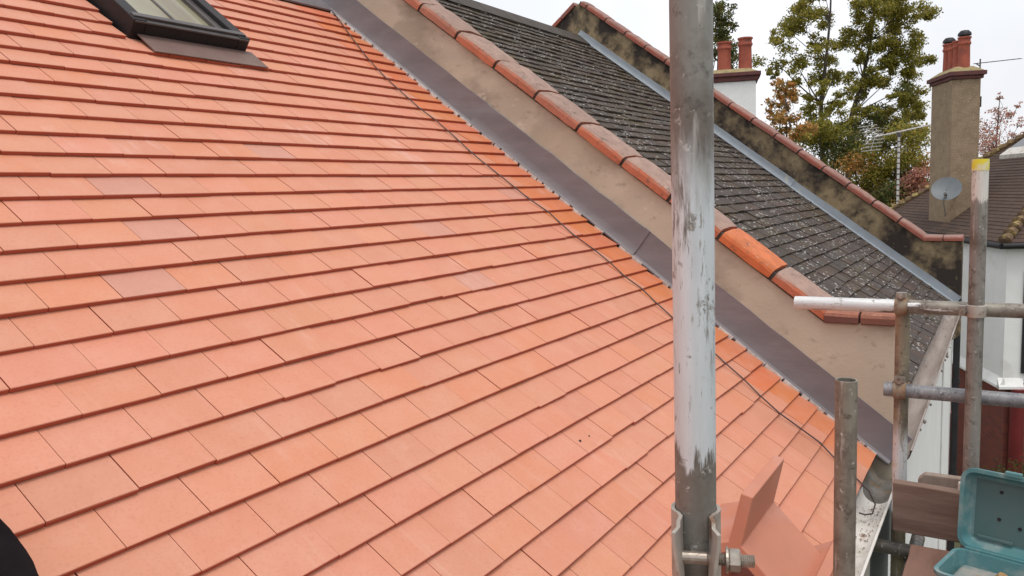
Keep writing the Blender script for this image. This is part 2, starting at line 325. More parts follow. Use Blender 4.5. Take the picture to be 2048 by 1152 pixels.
def lay(roof, rows, m1, m2, name, ln, th, drop, limit=300):
    """rows: list of (x0, x1, s, off, rot, colour). the largest in view become tile objects, the rest one field"""
    sc = []
    for q in rows:
        x0, x1, sv, off, rot, col = q
        px, py, d = proj(SP((x0 + x1) / 2, sv + .05))
        a = -1
        if d > .3:
            p1, p2, p3 = proj(SP(x0, sv)), proj(SP(x1, sv)), proj(SP(x0, sv + .1))
            a = abs((p2[0] - p1[0]) * (p3[1] - p1[1]) - (p2[1] - p1[1]) * (p3[0] - p1[0]))
            if not (-30 < px < 2078 and -30 < py < 1182): a = -1
            if roof.get('hidden_px') and px < 1500 and False: a = -1
        sc.append(a)
    order = np.argsort(-np.array(sc)); single = set(order[:limit].tolist())
    cache = {}; fv, ff, fc = [], [], []
    for i, (x0, x1, sv, off, rot, col) in enumerate(rows):
        wd = round((x1 - x0) / .0004) * .0004
        key = (round(wd, 5), i % 3)
        if key not in cache: cache[key] = tilemesh(name, wd, ln, th, drop, m1, i)
        me = cache[key]; mt = tilematx((x0 + x1) / 2, sv, off, rot)
        if i in single:
            o = bpy.data.objects.new(name, me); COL.objects.link(o); o.parent = roof; o.matrix_basis = mt; o.color = (*col, 1)
        else:
            b0 = len(fv); fv += [tuple(mt @ v.co) for v in me.vertices]
            for p_ in me.polygons: ff.append(tuple(b0 + v for v in p_.vertices)); fc += [(*col, 1)] * len(p_.vertices)
    me = bpy.data.meshes.new(name + '_field'); me.from_pydata(fv, [], ff); me.materials.append(m2)
    at_ = me.color_attributes.new('tint', 'FLOAT_COLOR', 'CORNER'); at_.data.foreach_set('color', np.array(fc, 'f').ravel())
    o = bpy.data.objects.new(name + '_field', me); COL.objects.link(o); o.parent = roof; o['kind'] = 'stuff'

# ---- the house being re-roofed
GA, WT = .09885, .1665
XL = -7.2; RIDGE = 4.87
house = thing('terraced_house', 'terraced house with new orange clay plain tiles below the scaffold tubes', 'house', (-3.5, 2, GZ))
def house_body(x0, x1, top=RIDGE, yw=.06, drop=.14, z1=None):
    yr = top * c; zr = top * s - drop; k = MB()
    ze = .06 * math.tan(PITCH) - drop
    pf = [(yw, GZ), (yw, ze), (yr, zr), (2 * yr - yw, ze), (2 * yr - yw, GZ)]
    return k.prism(pf, lambda q: (x0, *q), lambda q: (x1, *q))
part('wall', house_body(XL, .02), M['white'], house)
k = MB(); k.prism([(-.01, -.036), (RIDGE, -.036), (RIDGE, -.12), (-.01, -.12)], lambda q: SP(XL, *q), lambda q: SP(.02, *q))
roof = part('roof', k, pm('battens', (.10, .045, .03), (.07, .03, .02)), house)
SKY = dict(x0=-1.725, x1=-1.185, s0=2.985, s1=3.765)
rows = []
for kk in range(0, 38):
    sv = kk * GA; fr = .78 if kk % 2 else .28; rr = random.Random(kk)
    edges = [0.0, -(fr + 1) * WT]; 
    while edges[-1] > XL: edges.append(edges[-1] - WT)
    wob = rr.uniform(-.004, .004)
    rowj = rr.uniform(-.0008, .0008)
    for i in range(len(edges) - 1):
        x1, x0 = edges[i] + (wob if i else 0), edges[i + 1] + wob
        gap = rr.choice([.0013, .0015, .0018, .0021, .0024, .003])
        x0 += gap / 2; x1 -= (gap / 2 if i else rr.uniform(0, .008))
        holes = [(SKY['x0'] - .02, SKY['x1'] + .02)] if sv + .04 > SKY['s0'] and sv < SKY['s1'] else []
        if not holes and sv + .165 > SKY['s0'] - .02 and sv < SKY['s0'] and False: holes = []
        v = rr.random()
        if i == 0: col = (.60 + .03 * rr.random(), .175 + .03 * rr.random(), .065 + .025 * rr.random())
        elif v < .025: col = (.535, .25, .18)
        elif v < .13: col = (.58, .248, .155)
        elif v < .20: col = (.605, .237, .132)
        else: q_ = rr.random(); col = (.59 + .025 * q_, .240 + .014 * rr.random(), .144 + .014 * rr.random())
        f_ = rr.uniform(.975, 1.025); col = tuple(q * f_ for q in col)
        js = rr.uniform(-.0008, .0008) + (rr.choice([-.003, .0035]) if rr.random() < .03 else 0)
        for a, b_ in subtract(x0, x1, holes):
            rows.append((a, b_, sv + js + rowj, rr.uniform(-.0006, .0008) + (rr.uniform(.001, .0025) if rr.random() < .04 else 0), rr.uniform(-.002, .002), col))
lay(roof, rows, M['tile'], M['tile_f'], 'roof_tile', .168, .0115, .0122 / GA)
# pale mortar squeezed out at the verge
k = MB(); rr = random.Random(3); x = .0
while x < 3.72:
    ln = rr.uniform(.03, .10); wd = rr.uniform(.006, .016)
    if rr.random() < .92: k.prism([(0, 0), (0, wd), (1, wd * rr.uniform(.5, 1)), (1, 0)], lambda q: SP(.004 - q[1], x + q[0] * ln, -.012), lambda q: SP(.004 - q[1] * .8, x + q[0] * ln, .0042))
    x += ln + rr.uniform(0, .02)
part('mortar_fillet', k, M['wmortar'], roof, kind='stuff')
# lead sheet above the top course
k = MB(); k.prism([(3.76, .006), (3.79, .012), (RIDGE + .02, .012), (RIDGE + .02, 0), (3.8, -.02), (3.76, -.004)], lambda q: SP(XL, *q), lambda q: SP(.02, *q))
part('lead_sheet', k, M['lead'], roof)

# ---- roof window
H = .066
x0, x1, s0, s1 = SKY['x0'], SKY['x1'], SKY['s0'], SKY['s1']
def sbox(mb, xa, xb, sa, sb, oa, ob): return mb.prism([(sa, oa), (sb, oa), (sb, ob), (sa, ob)], lambda q: SP(xa, *q), lambda q: SP(xb, *q))
fr = MB(); wd = .055
sbox(fr, x0, x0 + wd, s0, s1, -.03, H); sbox(fr, x1 - wd, x1, s0, s1, -.03, H); sbox(fr, x0 + wd, x1 - wd, s0, s0 + wd, -.03, H - .012); sbox(fr, x0 + wd, x1 - wd, s1 - wd, s1, -.03, H)
win = part('skylight', fr, M['frame'], house, 'dark framed roof window set in the new tiles', bevel=.004)
k = MB(); i0 = .055
for a in ((x0 + i0, x0 + i0 + .035, s0 + i0, s1 - i0), (x1 - i0 - .035, x1 - i0, s0 + i0, s1 - i0), (x0 + i0 + .035, x1 - i0 - .035, s1 - i0 - .035, s1 - i0), (x0 + i0 + .035, x1 - i0 - .035, s0 + i0 + .001, s0 + i0 + .04)):
    sbox(k, *a, .02, H - .02)
part('sash', k, M['framel'], win, bevel=.003)
k = MB(); sbox(k, x0 + .09, x1 - .09, s0 + .095, s1 - .09, .02, H - .038); part('pane', k, M['pane'], win)
k = MB(); sbox(k, (x0 + x1) / 2 - .006, (x0 + x1) / 2 + .006, s0 + .095, s1 - .09, .02, H - .034); part('blind_cord', k, M['framel'], win)
k = MB(); sbox(k, x0 + .006, x1 - .006, s0 - .004, s0 + .05, H - .012, H - .004); sbox(k, x0 + .01, x1 - .01, s0 + .02, s0 + .048, H - .004, H + .006)
part('sill_cover', k, M['framel'], win, bevel=.002)
k = MB(); sbox(k, x0 + .03, x1 + .03, s0 - .125, s0 + .002, .0045, .009)
part('apron_flashing', k, pm('apron_lead', (.15, .09, .075), (.19, .12, .10), 8, rough=.6, bmp=.1), win)

# ---- gutter with old iron end
def gutter(x0, x1, rad=.056, yc=-.042, zc=-.052, th=.004, lip=.004, seg=14, sag=0):
    k = MB(); prof = []
    for i in range(seg + 1): a = math.pi + math.pi * i / seg; prof.append((yc + rad * math.cos(a), zc + rad * math.sin(a)))
    inner = [(yc + (rad - th) * math.cos(math.pi + math.pi * i / seg), zc + (rad - th) * math.sin(math.pi + math.pi * i / seg)) for i in range(seg, -1, -1)]
    prof = prof + [(yc + rad + lip, zc), (yc + rad + lip, zc + .006), (yc + rad - th, zc + .006)] + inner[1:-1] + [(yc - rad + th, zc + .006), (yc - rad - lip, zc + .006), (yc - rad - lip, zc)]
    n_ = max(2, int((x1 - x0) / .8)); vs = []; fs = []
    m_ = len(prof)
    for j in range(n_ + 1):
        x = x0 + (x1 - x0) * j / n_; dz = .006 * math.sin(x * 3.1) * sag
        vs += [(x, q[0], q[1] + dz) for q in prof]
    for j in range(n_):
        for i in range(m_): fs.append((j * m_ + i, j * m_ + (i + 1) % m_, (j + 1) * m_ + (i + 1) % m_, (j + 1) * m_ + i))
    k.add(vs, fs); return k
gt = part('gutter', gutter(XL, -.30), M['whitep'], house, 'white gutter streaked with rust and clay dust', smooth=True)
part('gutter_end', gutter(-.33, .015, rad=.061, zc=-.050), M['castiron'], house, 'old dark iron end of the gutter', smooth=True)
k = MB(); rr = random.Random(5)
for i in range(160):
    x = rr.uniform(-1.6, -.05) if i < 90 else rr.uniform(-.7, -.32); a = rr.gauss(0, .5); q = np.array([x, -.042 + .05 * math.sin(a), -.052 - .05 * math.cos(a) + .002]); r_ = rr.uniform(.0012, .0035)
    k.lathe(q, (0, 0, 1), [(.0005, -r_ * .2), (r_, 0), (r_ * .7, r_ * .5), (.0005, r_ * .6)], 6)
part('gutter_debris', k, pm('clay_crumbs', (.26, .15, .10), (.14, .10, .07), 30, rough=.95), house, kind='stuff')
k = MB(); k.box((XL, .02, -.24), (.0, .045, -.062)); part('fascia', k, pm('old_fascia', (.45, .43, .40), (.3, .28, .25), 5), house)
k = MB(); k.box((-.30, -.09, -.30), (-.16, -.0, -.115)); part('hopper', k, M['dish'], house, bevel=.008)
k = MB(); k.tube([(-.23, -.045, -.3), (-.23, -.045, GZ)], .034, 12); part('downpipe', k, M['dish'], house, smooth=True)

# ------------------------------------------------------------------ party walls with brick copings and lead flashings
def party_wall(X, label, matw, matc, pitch_len, units, off0, first, knee_y, matlead, spalled=None, lead_h=.14, TH=.22, seams=()):
    root = thing('party_wall', label, 'wall', (X + TH / 2, 1.9, GZ), 'upstand walls between the roofs')
    yr = RIDGE * c + .02; k = MB(); OF = off0
    def wp(sv): q = SP(0, sv, OF); return (q[1], q[2])
    kn = wp(first); peak = (yr, (yr - (-OF * s)) / c * s + OF * c)
    peak = (yr, yr * math.tan(PITCH) + OF / c)
    zk = kn[1]; ye = knee_y
    prof = [(ye, -.34), (ye, zk), kn, peak, (2 * yr - kn[0], kn[1]), (2 * yr - ye, zk), (2 * yr - ye, -.34), (2 * yr - .12, -.5), (2 * yr - .12, GZ), (.12, GZ), (.12, -.5)]
    k.prism(prof, lambda q: (X, *q), lambda q: (X + TH, *q)); part('wall', k, matw, root, bevel=.006)
    cprof = [(-.022, 0), (-.022, .030), (-.016, .043), (-.002, .052), (.10, .060), (TH + .0, .054), (TH + .016, .044), (TH + .022, .03), (TH + .022, 0)]
    top = (peak[0] - 0) / c   # slope length at peak line
    send = (RIDGE + .02) + OF * math.tan(PITCH) - .03
    L = pitch_len; sv = first + .01; i = 0
    jm = MB()
    while sv < send - .02:
        e = min(sv + L - .017, send); rr = random.Random(i + int(X * 10)); dj = rr.uniform(-.003, .003); ro = rr.uniform(-.002, .003)
        b_ = MB(); nsub = 5
        vs = []; nn = len(cprof)
        for j in range(nsub + 1):
            ss = sv + (e - sv) * j / nsub
            for q in cprof:
                jit = rr.uniform(-.0018, .0018); chip = 0
                if j in (0, nsub): chip = .005
                vs.append(SP(X + q[0] + dj + (chip if q[0] < 0 else 0), ss, OF + .004 + q[1] * (1 + 0) + ro + jit - (chip if q[1] > .02 else 0)))
        fs = [tuple(range(nn)), tuple(nsub * nn + t_ for t_ in range(nn))] + [(j * nn + t_, j * nn + (t_ + 1) % nn, (j + 1) * nn + (t_ + 1) % nn, (j + 1) * nn + t_) for j in range(nsub) for t_ in range(nn)]
        b_.add(vs, fs)
        mm = M['cop_new'] if spalled is not None and i == spalled else matc
        part('coping_brick', b_, mm, root, 'spalled bright orange coping brick' if mm is M['cop_new'] else None, smooth=False)
        jm.prism([(sv - .0125, -.004), (e + .0, -.004), (e, .046), (sv - .0125, .046)] if False else [(e - .002, -.003), (e + .0185, -.003), (e + .0185, .036), (e - .002, .036)], lambda q: SP(X - .008, q[0], OF + .003 + q[1]), lambda q: SP(X + TH + .008, q[0], OF + .003 + q[1]))
        sv += L; i += 1
    bed = MB(); bed.prism([(first, 0), (send, 0), (send, .0055), (first, .0055)], lambda q: SP(X - .012, q[0], OF + q[1] - .0005), lambda q: SP(X + TH + .012, q[0], OF + q[1] - .0005))
    part('mortar_joint', jm, M['mortar'], root); part('mortar_bed', bed, M['mortar'], root)
    # rear slope copings, one run of bricks
    sv = .4; rear = 2 * yr
    while sv < send - .02:
        e = min(sv + L - .012, send); b_ = MB()
        def RP(x, ss, o_): q = SP(x, ss, o_); return (q[0], rear - q[1], q[2])
        b_.prism(cprof, lambda q: RP(X + q[0], sv, OF + .004 + q[1]), lambda q: RP(X + q[0], e, OF + .004 + q[1])); part('coping_brick', b_, matc, root); sv += L
    # level kneeler bricks at the foot
    n_ = 2; yk0, yk1 = kn[0] + .004, ye - .012
    for j in range(n_):
        a = yk0 + (yk1 - yk0) * j / n_; b2 = yk0 + (yk1 - yk0) * (j + 1) / n_ + .008; b_ = MB()
        b_.prism(cprof, lambda q: (X + q[0], a, zk + .003 + q[1] * (.88 if a < kn[0] else 1)), lambda q: (X + q[0], b2, zk + .003 + q[1] * .88)); part('coping_brick', b_, M['copk'] if X < 1 else matc, root, bevel=.003)
    # lead flashing dressed up the face, in lapped lengths
    cuts = [-.06] + list(seams) + [RIDGE + .05]
    for j in range(len(cuts) - 1):
        a, b2 = cuts[j] - (.03 if j else 0), cuts[j + 1]; o_ = .0045 * (j % 2 and 1 or 0); b_ = MB(); nb = 14
        fp = [(.0, .004), (-.006, .007), (-.012, .03), (-.012, lead_h)]
        vs = []
        rr = random.Random(j + int(X * 7))
        for t_ in range(nb + 1):
            ss = a + (b2 - a) * t_ / nb; wv = rr.uniform(-.0015, .0015); wb = rr.uniform(-.003, .003)
            ring = [(X - .026, .0025 + o_), (X - .012 - o_ + wv, .012 + o_), (X - .004 - o_ + wv, .05), (X - .0025 - o_, lead_h + wb), (X + .006, lead_h + wb + .003), (X + .006, -.02), (X - .026, -.004 + o_)]
            vs += [SP(x_, ss, z_) for x_, z_ in ring]
        m_ = 7; fs = [tuple(range(m_)), tuple(nb * m_ + i_ for i_ in range(m_))] + [(t_ * m_ + i_, t_ * m_ + (i_ + 1) % m_, (t_ + 1) * m_ + (i_ + 1) % m_, (t_ + 1) * m_ + i_) for t_ in range(nb) for i_ in range(m_)]
        b_.add(vs, fs); part('lead_flashing', b_, matlead, root, smooth=True)
    return root
pw1 = party_wall(.026, 'tan rendered party wall between new orange roof and old dark roof, brick coping', M['render'], M['cop'], .298, 15, .312, .507, -.063, M['lead'], spalled=1, lead_h=.142, seams=(1.42, 2.56))
pw2 = party_wall(5.06, 'mould stained party wall beyond the old dark roof with red coping', M['render2'], M['cop2'], .298, 15, .305, .53, -.09, M['lead2'], lead_h=.078, seams=(1.9,))

# ------------------------------------------------------------------ neighbouring house, old tiles
nb = thing('terraced_house', 'neighbouring terraced house with old dark lichen spotted tiles and white wall', 'house', (2.6, 2, GZ))
part('wall', house_body(.25, 5.05, yw=.05), M['white'], nb, 'white roughcast front wall')
k = MB(); k.prism([(-.01, -.036), (RIDGE, -.036), (RIDGE, -.12), (-.01, -.12)], lambda q: SP(.25, *q), lambda q: SP(5.05, *q))
yr2 = 2 * RIDGE * c
k.prism([(-.01, -.02), (RIDGE, -.02), (RIDGE, -.12), (-.01, -.12)], lambda q: (lambda p_: (p_[0], yr2 - p_[1], p_[2]))(SP(.25, *q)), lambda q: (lambda p_: (p_[0], yr2 - p_[1], p_[2]))(SP(5.05, *q)))
nroof = part('roof', k, pm('old_battens', (.05, .04, .035), (.03, .025, .02)), nb)
rows = []
for kk in range(0, 48):
    sv = kk * .1; rr = random.Random(900 + kk); x1 = .25 + (.083 if kk % 2 else .0) + rr.uniform(-.005, .005) + .165
    x0 = .25
    while x0 < 5.04:
        x1 = min(x1, 5.045); f_ = rr.uniform(.75, 1.25); hue = rr.random()
        up = kk / 48
        col = (.08 * f_, .065 * f_, .06 * f_) if hue < .7 else (.092 * f_, .06 * f_, .048 * f_)
        col = tuple(a * (1 - up * .35) + b2 * up * .35 for a, b2 in zip(col, (.085, .062, .032)))
        rows.append((x0 + .002, x1 - .002, sv + rr.uniform(-.003, .003) + (rr.uniform(-.012, .004) if rr.random() < .05 else 0), rr.uniform(-.002, .006), rr.uniform(-.014, .014), col))
        x0 = x1; x1 += .165
lay(nroof, rows, M['otile'], M['otile_f'], 'roof_tile', .168, .015, .0135 / .1)
for i in range(11):
    a = .25 + i * .437; b2 = min(a + .43, 5.05); k = MB()
    pf = [(-.14, -.115), (-.125, -.10), (0, .012), (.125, -.10), (.14, -.115), (0, -.01)]
    k.prism(pf, lambda q: (a, RIDGE * c + q[0], RIDGE * s + q[1] + .022), lambda q: (b2, RIDGE * c + q[0], RIDGE * s + q[1] + .022)); part('ridge_tile', k, M['otile'] if False else pm('ridge_dark', (.075, .06, .05), (.05, .04, .03), 8), nroof)
part('gutter', gutter(.27, 5.25, rad=.06, yc=-.05, zc=-.055), M['gutter2'], nb, 'worn peeling gutter', smooth=True)
k = MB(); k.box((.25, .015, -.22), (5.05, .045, -.062)); part('fascia', k, pm('peeling_fascia', (.60, .57, .53), (.35, .28, .24), 9), nb)
k = MB(); rr = random.Random(8)
for i in range(26):
    q = np.array([rr.uniform(.4, 5), -.112, -.05 + rr.uniform(-.05, .005)]); r_ = rr.uniform(.006, .016)
    k.lathe(q, (0, 0, 1), [(.001, -r_), (r_ * .6, -r_ * .4), (r_ * .5, r_ * .4), (.001, r_ * .5)], 6)
part('paint_flakes', k, M['gutter2'], nb, kind='stuff')

# ------------------------------------------------------------------ third house of the terrace, mostly behind the far party wall
th = thing('terraced_house', 'white walled terrace house beyond the mould stained party wall', 'house', (6.2, 2, GZ))
k = MB(); k.prism([(.05, GZ), (.05, -.12), (RIDGE * c, RIDGE * s - .5), (yr2 - .05, -.12), (yr2 - .05, GZ)], lambda q: (5.29, *q), lambda q: (6.75, *q)); part('wall', k, M['white'], th)
k = MB(); k.prism([(0, -.03), (RIDGE - .1, -.42), (RIDGE - .1, -.5), (0, -.1)], lambda q: SP(5.29, *q), lambda q: SP(6.8, *q)); part('roof', k, M['btile'], th)
k = MB(); k.box((6.7, -.02, GZ), (6.82, .06, -1.55)); part('brick_pier', k, M['brick'], th)
k = MB(); a = ony(1908, 640, .01); k.tube([(6.6, .0, -.34), (6.6, .0, GZ)], .035, 12)
for zz in (-1.1, -2.2): k.tube([(6.6, .0, zz), (6.6, .0, zz - .06)], .043, 12)
part('downpipe', k, M['black'], th, 'black downpipe', smooth=True)

# ------------------------------------------------------------------ house with brown hipped roof
e1 = np.array([.9207, .3902, 0]); e1 /= np.linalg.norm(e1); e2 = np.array([e1[1], -e1[0], 0]); ez = np.array([0, 0, 1.])
K = np.array([12.802, -.406, 0.]); LB, WB, TB = 8.25, 8.25, .76
def B(a, b_, z=0): return K + a * e1 + b_ * e2 + z * ez
bh = thing('corner_house', 'white and red brick house with brown hipped tile roof, set at an angle', 'house', B(4, 4, GZ))
BZ = -2.52
def wallbox(mb, a0, a1, b0, b1, z0, z1): return mb.obox(B(a0, b0, z0), e1, e2, ez, a1 - a0, b1 - b0, z1 - z0)
k = MB(); wallbox(k, .1, LB - .1, .1, WB - .1, BZ, -.03); part('upper_wall', k, M['white'], bh, 'white roughcast upper wall')
k = MB()    # bell-cast drip at the foot of the render
fa = [(0, .09), (-.09, -.055), (-.09, -.10), (0.02, -.10)]
k.prism(fa, lambda q: B(.03, .1 + q[0], BZ + q[1]), lambda q: B(LB, .1 + q[0], BZ + q[1]))
k.prism(fa, lambda q: B(.1 + q[0], .01, BZ + q[1] - .002), lambda q: B(.1 + q[0], .42, BZ + q[1] - .002))
part('render_drip', k, M['white'], bh)
k = MB(); wallbox(k, .16, LB - .1, .16, WB - .1, GZ, BZ + .02); part('lower_wall', k, M['brick'], bh, 'red brick lower wall')
k = MB(); wallbox(k, .08, .12, .42, 2.2, -2.3, -.55); w1 = part('window', k, M['win'], bh)
k = MB()
for b0, b1, z0, z1 in ((.39, .45, -2.34, -.5), (1.2, 1.26, -2.34, -.5), (2.17, 2.23, -2.34, -.5), (.45, 2.17, -2.36, -2.3), (.45, 2.17, -.56, -.5), (.45, 2.17, -1.25, -1.2)): wallbox(k, .06, .10, b0, b1, z0, z1)
part('window_frame', k, M['black'], w1)
k = MB(); k.tube([B(.03, .32, BZ - .1), B(.03, .32, GZ)], .11, 14); part('red_post', k, M['red'], bh, 'red painted post under the render', smooth=True)
# stepped courses of tile on the hips
def hipcourses(slope, n_=40, g_=.1):
    k = MB(); mx_ = WB / 2; st_ = g_ * math.cos(math.atan(TB))
    h = 0; i = 0
    while h < mx_ - .05:
        h2 = min(h + st_ + .02, mx_)
        z0, z1 = h * TB, h2 * TB
        up = .018
        if slope == 'A': pts = [B(h, h, z0), B(LB - h, h, z0), B(LB - h2, h2, z1), B(h2, h2, z1)]
        elif slope == 'B': pts = [B(h, h, z0), B(h, WB - h, z0), B(h2, WB - h2, z1), B(h2, h2, z1)]
        elif slope == 'C': pts = [B(LB - h, h, z0), B(LB - h, WB - h, z0), B(LB - h2, WB - h2, z1), B(LB - h2, h2, z1)]
        else: pts = [B(h, WB - h, z0), B(LB - h, WB - h, z0), B(LB - h2, WB - h2, z1), B(h2, WB - h2, z1)]
        rr = random.Random(i + ord(slope)); u0, u1 = up + rr.uniform(-.003, .003), .003
        lo_ = [p_ - ez * .03 for p_ in pts]; hi_ = [pts[0] + ez * u0, pts[1] + ez * u0, pts[2] + ez * u1, pts[3] + ez * u1]
        k.hexa(lo_ + hi_); h += st_; i += 1
    return k
rf = None
k = MB(); k.add([B(0, 0, -.04), B(LB, 0, -.04), B(LB, WB, -.04), B(0, WB, -.04), B(LB / 2, WB / 2, WB / 2 * TB - .04)], [(0, 1, 4), (1, 2, 4), (2, 3, 4), (3, 0, 4), (3, 2, 1, 0)])
rf = part('roof', k, M['btile'], bh)
for sl_ in 'ABCD': part('tile_course', hipcourses(sl_), M['btile'], rf, kind='stuff')
def hipline(a, b2, n_, r0=.11):
    for i in range(n_):
        p0 = a + (b2 - a) * i / n_; p1 = a + (b2 - a) * (i + 1.25) / n_; d_ = (p1 - p0) / np.linalg.norm(p1 - p0); k = MB()
        k.tube([p0 + ez * .035, p0 + d_ * .02 + ez * .04, p1 + ez * .0], [r0 * .5, r0, r0 * .62], 8); part('bonnet_tile', k, M['bonnet'], rf, smooth=True)
ap = B(LB / 2, WB / 2, WB / 2 * TB)
hipline(B(0, 0, 0), B(1.9, 1.9, 1.9 * TB), 15); hipline(B(LB, 0, 0), B(LB - 3.2, 3.2, 3.2 * TB), 26)
k = MB(); k.tube([B(-.05, -.05, -.05), B(LB + .05, -.05, -.05)], .055, 10); k.tube([B(-.05, -.05, -.05), B(-.05, WB + .05, -.05)], .055, 10); part('gutter', k, M['black'], bh, smooth=True)
k = MB(); zt = lambda b_: b_ * TB
k.hexa([B(.35, 1.45, zt(1.45) + .02), B(1.15, 1.45, zt(1.45) + .02), B(1.15, 2.3, zt(2.3) + .02), B(.35, 2.3, zt(2.3) + .02), B(.35, 1.40, zt(1.45) + .12), B(1.15, 1.40, zt(1.45) + .12), B(1.15, 2.25, zt(2.3) + .12), B(.35, 2.25, zt(2.3) + .12)])
# small rooflight high on the slope, its white frame catching the eye
rl = onp(2034, 306, -TB * e2 + ez, K); aa, bb = (rl - K) @ e1, (rl - K) @ e2
k = MB()
def rb(mb, a0, a1, b0, b1, h0, h1): return mb.hexa([B(a0, b0, zt(b0) + h0), B(a1, b0, zt(b0) + h0), B(a1, b1, zt(b1) + h0), B(a0, b1, zt(b1) + h0), B(a0, b0, zt(b0) + h1), B(a1, b0, zt(b0) + h1), B(a1, b1, zt(b1) + h1), B(a0, b1, zt(b1) + h1)])
rb(k, aa - 1.2, aa + .5, bb - .16, bb + .05, -.02, .10); r1 = part('rooflight_frame', k, M['whitep'], rf)
k = MB(); rb(k, aa - 1.2, aa + .5, bb + .06, bb + .7, -.02, .09); part('rooflight_pane', k, M['win'], r1)
# chimney stack
CB = np.array([15.95, .63, .24]); cz = 3.22; ca, cb_ = 1.2, .56
ch = MB(); ch.obox(CB - ez * 1.0, e1, e2, ez, ca, cb_, cz - .24 + 1.0)
chm = part('chimney', ch, M['pebble'], bh, 'pebbledashed chimney stack', bevel=.015)
k = MB(); k.obox(CB + ez * (cz - .24) - e1 * .04 - e2 * .04, e1, e2, ez, ca + .08, cb_ + .08, .07); k.obox(CB + ez * (cz - .17) - e1 * .085 - e2 * .085, e1, e2, ez, ca + .17, cb_ + .17, .085); part('brick_cap', k, M['cap'], chm, bevel=.008)
k = MB(); o0 = CB + ez * (cz - .085)
k.hexa([o0 - e1 * .07 - e2 * .07, o0 + e1 * (ca + .07) - e2 * .07, o0 + e1 * (ca + .07) + e2 * (cb_ + .07), o0 - e1 * .07 + e2 * (cb_ + .07), o0 + e1 * .12 + e2 * .1 + ez * .12, o0 + e1 * (ca - .12) + e2 * .1 + ez * .12, o0 + e1 * (ca - .12) + e2 * (cb_ - .1) + ez * .12, o0 + e1 * .12 + e2 * (cb_ - .1) + ez * .12]); part('flaunching', k, M['flaunch'], chm, bevel=.03)
def pot(o, h, r_, cowl, parent):
    k = MB(); k.lathe(o, ez, [(r_ * 1.05, -.05), (r_ * 1.02, h * .12), (r_ * .95, h * .7), (r_ * 1.0, h * .74), (r_ * 1.12, h * .76), (r_ * 1.12, h * .82), (r_ * 1.0, h * .84), (r_ * 1.0, h * .93), (r_ * 1.15, h * .95), (r_ * 1.15, h), (r_ * .85, h), (r_ * .8, h * .7)], 18)
    q = part('chimney_pot', k, M['pot'], parent, smooth=True)
    if cowl:
        k = MB(); k.lathe(o + ez * h, ez, [(r_ * .8, .0), (r_ * .8, .05)], 10); k.lathe(o + ez * (h + .03), ez, [(r_ * 1.15, .0), (r_ * 1.1, .05), (r_ * .7, .10), (.005, .115)], 14); part('cowl', k, M['black'], q, smooth=True)
for i in range(4): pot(o0 + e1 * (.18 + .28 * i) + e2 * (cb_ / 2) + ez * .1, .60 + (.03 if i in (0, 3) else 0), .115, i in (0, 3), chm)

# satellite dish on the chimney, its arm and cable
dc = at(1893, 378, 16.55); dn = CAM + np.array([-1.2, 2.0, 13.5]) - dc; dn = dn / np.linalg.norm(dn)
sd_ = thing('satellite_dish', 'grey satellite dish bracketed to the pebbledashed chimney', 'dish', dc)
k = MB(); r_ = .285; k.lathe(dc, dn, [(.005, -.045), (r_ * .4, -.036), (r_ * .75, -.014), (r_, .012), (r_, .018), (r_ * .75, -.006), (r_ * .4, -.028), (.005, -.037)], 32); part('reflector', k, M['dish'], sd_, smooth=True)
f0 = dc - np.array([0, 0, .24]); fl = dc + dn * .22 - ez * .22
k = MB(); k.tube([dc - ez * .16 - dn * .03, fl - ez * .03], .012, 8); part('feed_arm', k, M['black'], sd_, smooth=True)
k = MB(); k.lathe(fl - dn * .02, -dn + ez * .2, [(.001, -.05), (.03, -.05), (.035, .0), (.028, .06), (.001, .065)], 12); part('receiver_head', k, M['framel'], sd_, smooth=True)
bk = CB + e2 * .2 + ez * (dc[2] - CB[2]); k = MB(); k.tube([dc - dn * .04, dc - dn * .10 - ez * .1, bk - ez * .12 + e1 * .05], .02, 8); part('bracket', k, M['framel'], sd_, smooth=True)
k = MB(); q0 = fl - ez * .04; q1 = onp(1887, 440, -TB * e2 + ez, K); k.tube([q0, q0 * .75 + q1 * .25 - e2 * .03, q0 * .3 + q1 * .7 + e2 * .02, q1 + ez * .03], .011, 6); part('lead_cable', k, pm('grey_cable', (.45, .42, .36), None, 9, bmp=0), sd_, smooth=True)

# television aerials
def yagi(root, p0, p1, elems, ref, up):
    d_ = (p1 - p0) / np.linalg.norm(p1 - p0); sd2 = np.cross(d_, up); sd2 /= np.linalg.norm(sd2); u2 = np.cross(sd2, d_)
    k = MB(); k.tube([p0, p1], .017, 8); part('boom', k, M['alu'], root, smooth=True)
    n_ = elems
    for i in range(n_):
        q = p0 + (p1 - p0) * (.2 + .8 * i / (n_ - 1)); h = .17 - .05 * i / n_; k = MB(); k.tube([q - sd2 * h * 1.9, q + sd2 * h * 1.9], .0125, 6); part('director_rod', k, M['alu'], root)
    for sgn in (-1, 1):
        for j in range(ref):
            q = p0 + d_ * (.10 - .05 * j) + u2 * sgn * (.07 + .085 * j); k = MB(); k.tube([q - sd2 * .42, q + sd2 * .42], .013, 6); part('reflector_rod', k, M['alu'], root)
        k = MB(); k.tube([p0 + d_ * .13, p0 + d_ * (.10 - .05 * (ref - 1)) + u2 * sgn * (.07 + .085 * (ref - 1))], .009, 6); part('reflector_arm', k, M['alu'], root)
mb0 = onp(1795, 414, -TB * e2 + ez, K); dm = proj(mb0)[2]; mt0 = at(1793, 268, dm)
a1 = thing('television_aerial', 'television aerial on banded mast above the far red coping', 'aerial', mb0 - ez * .1)
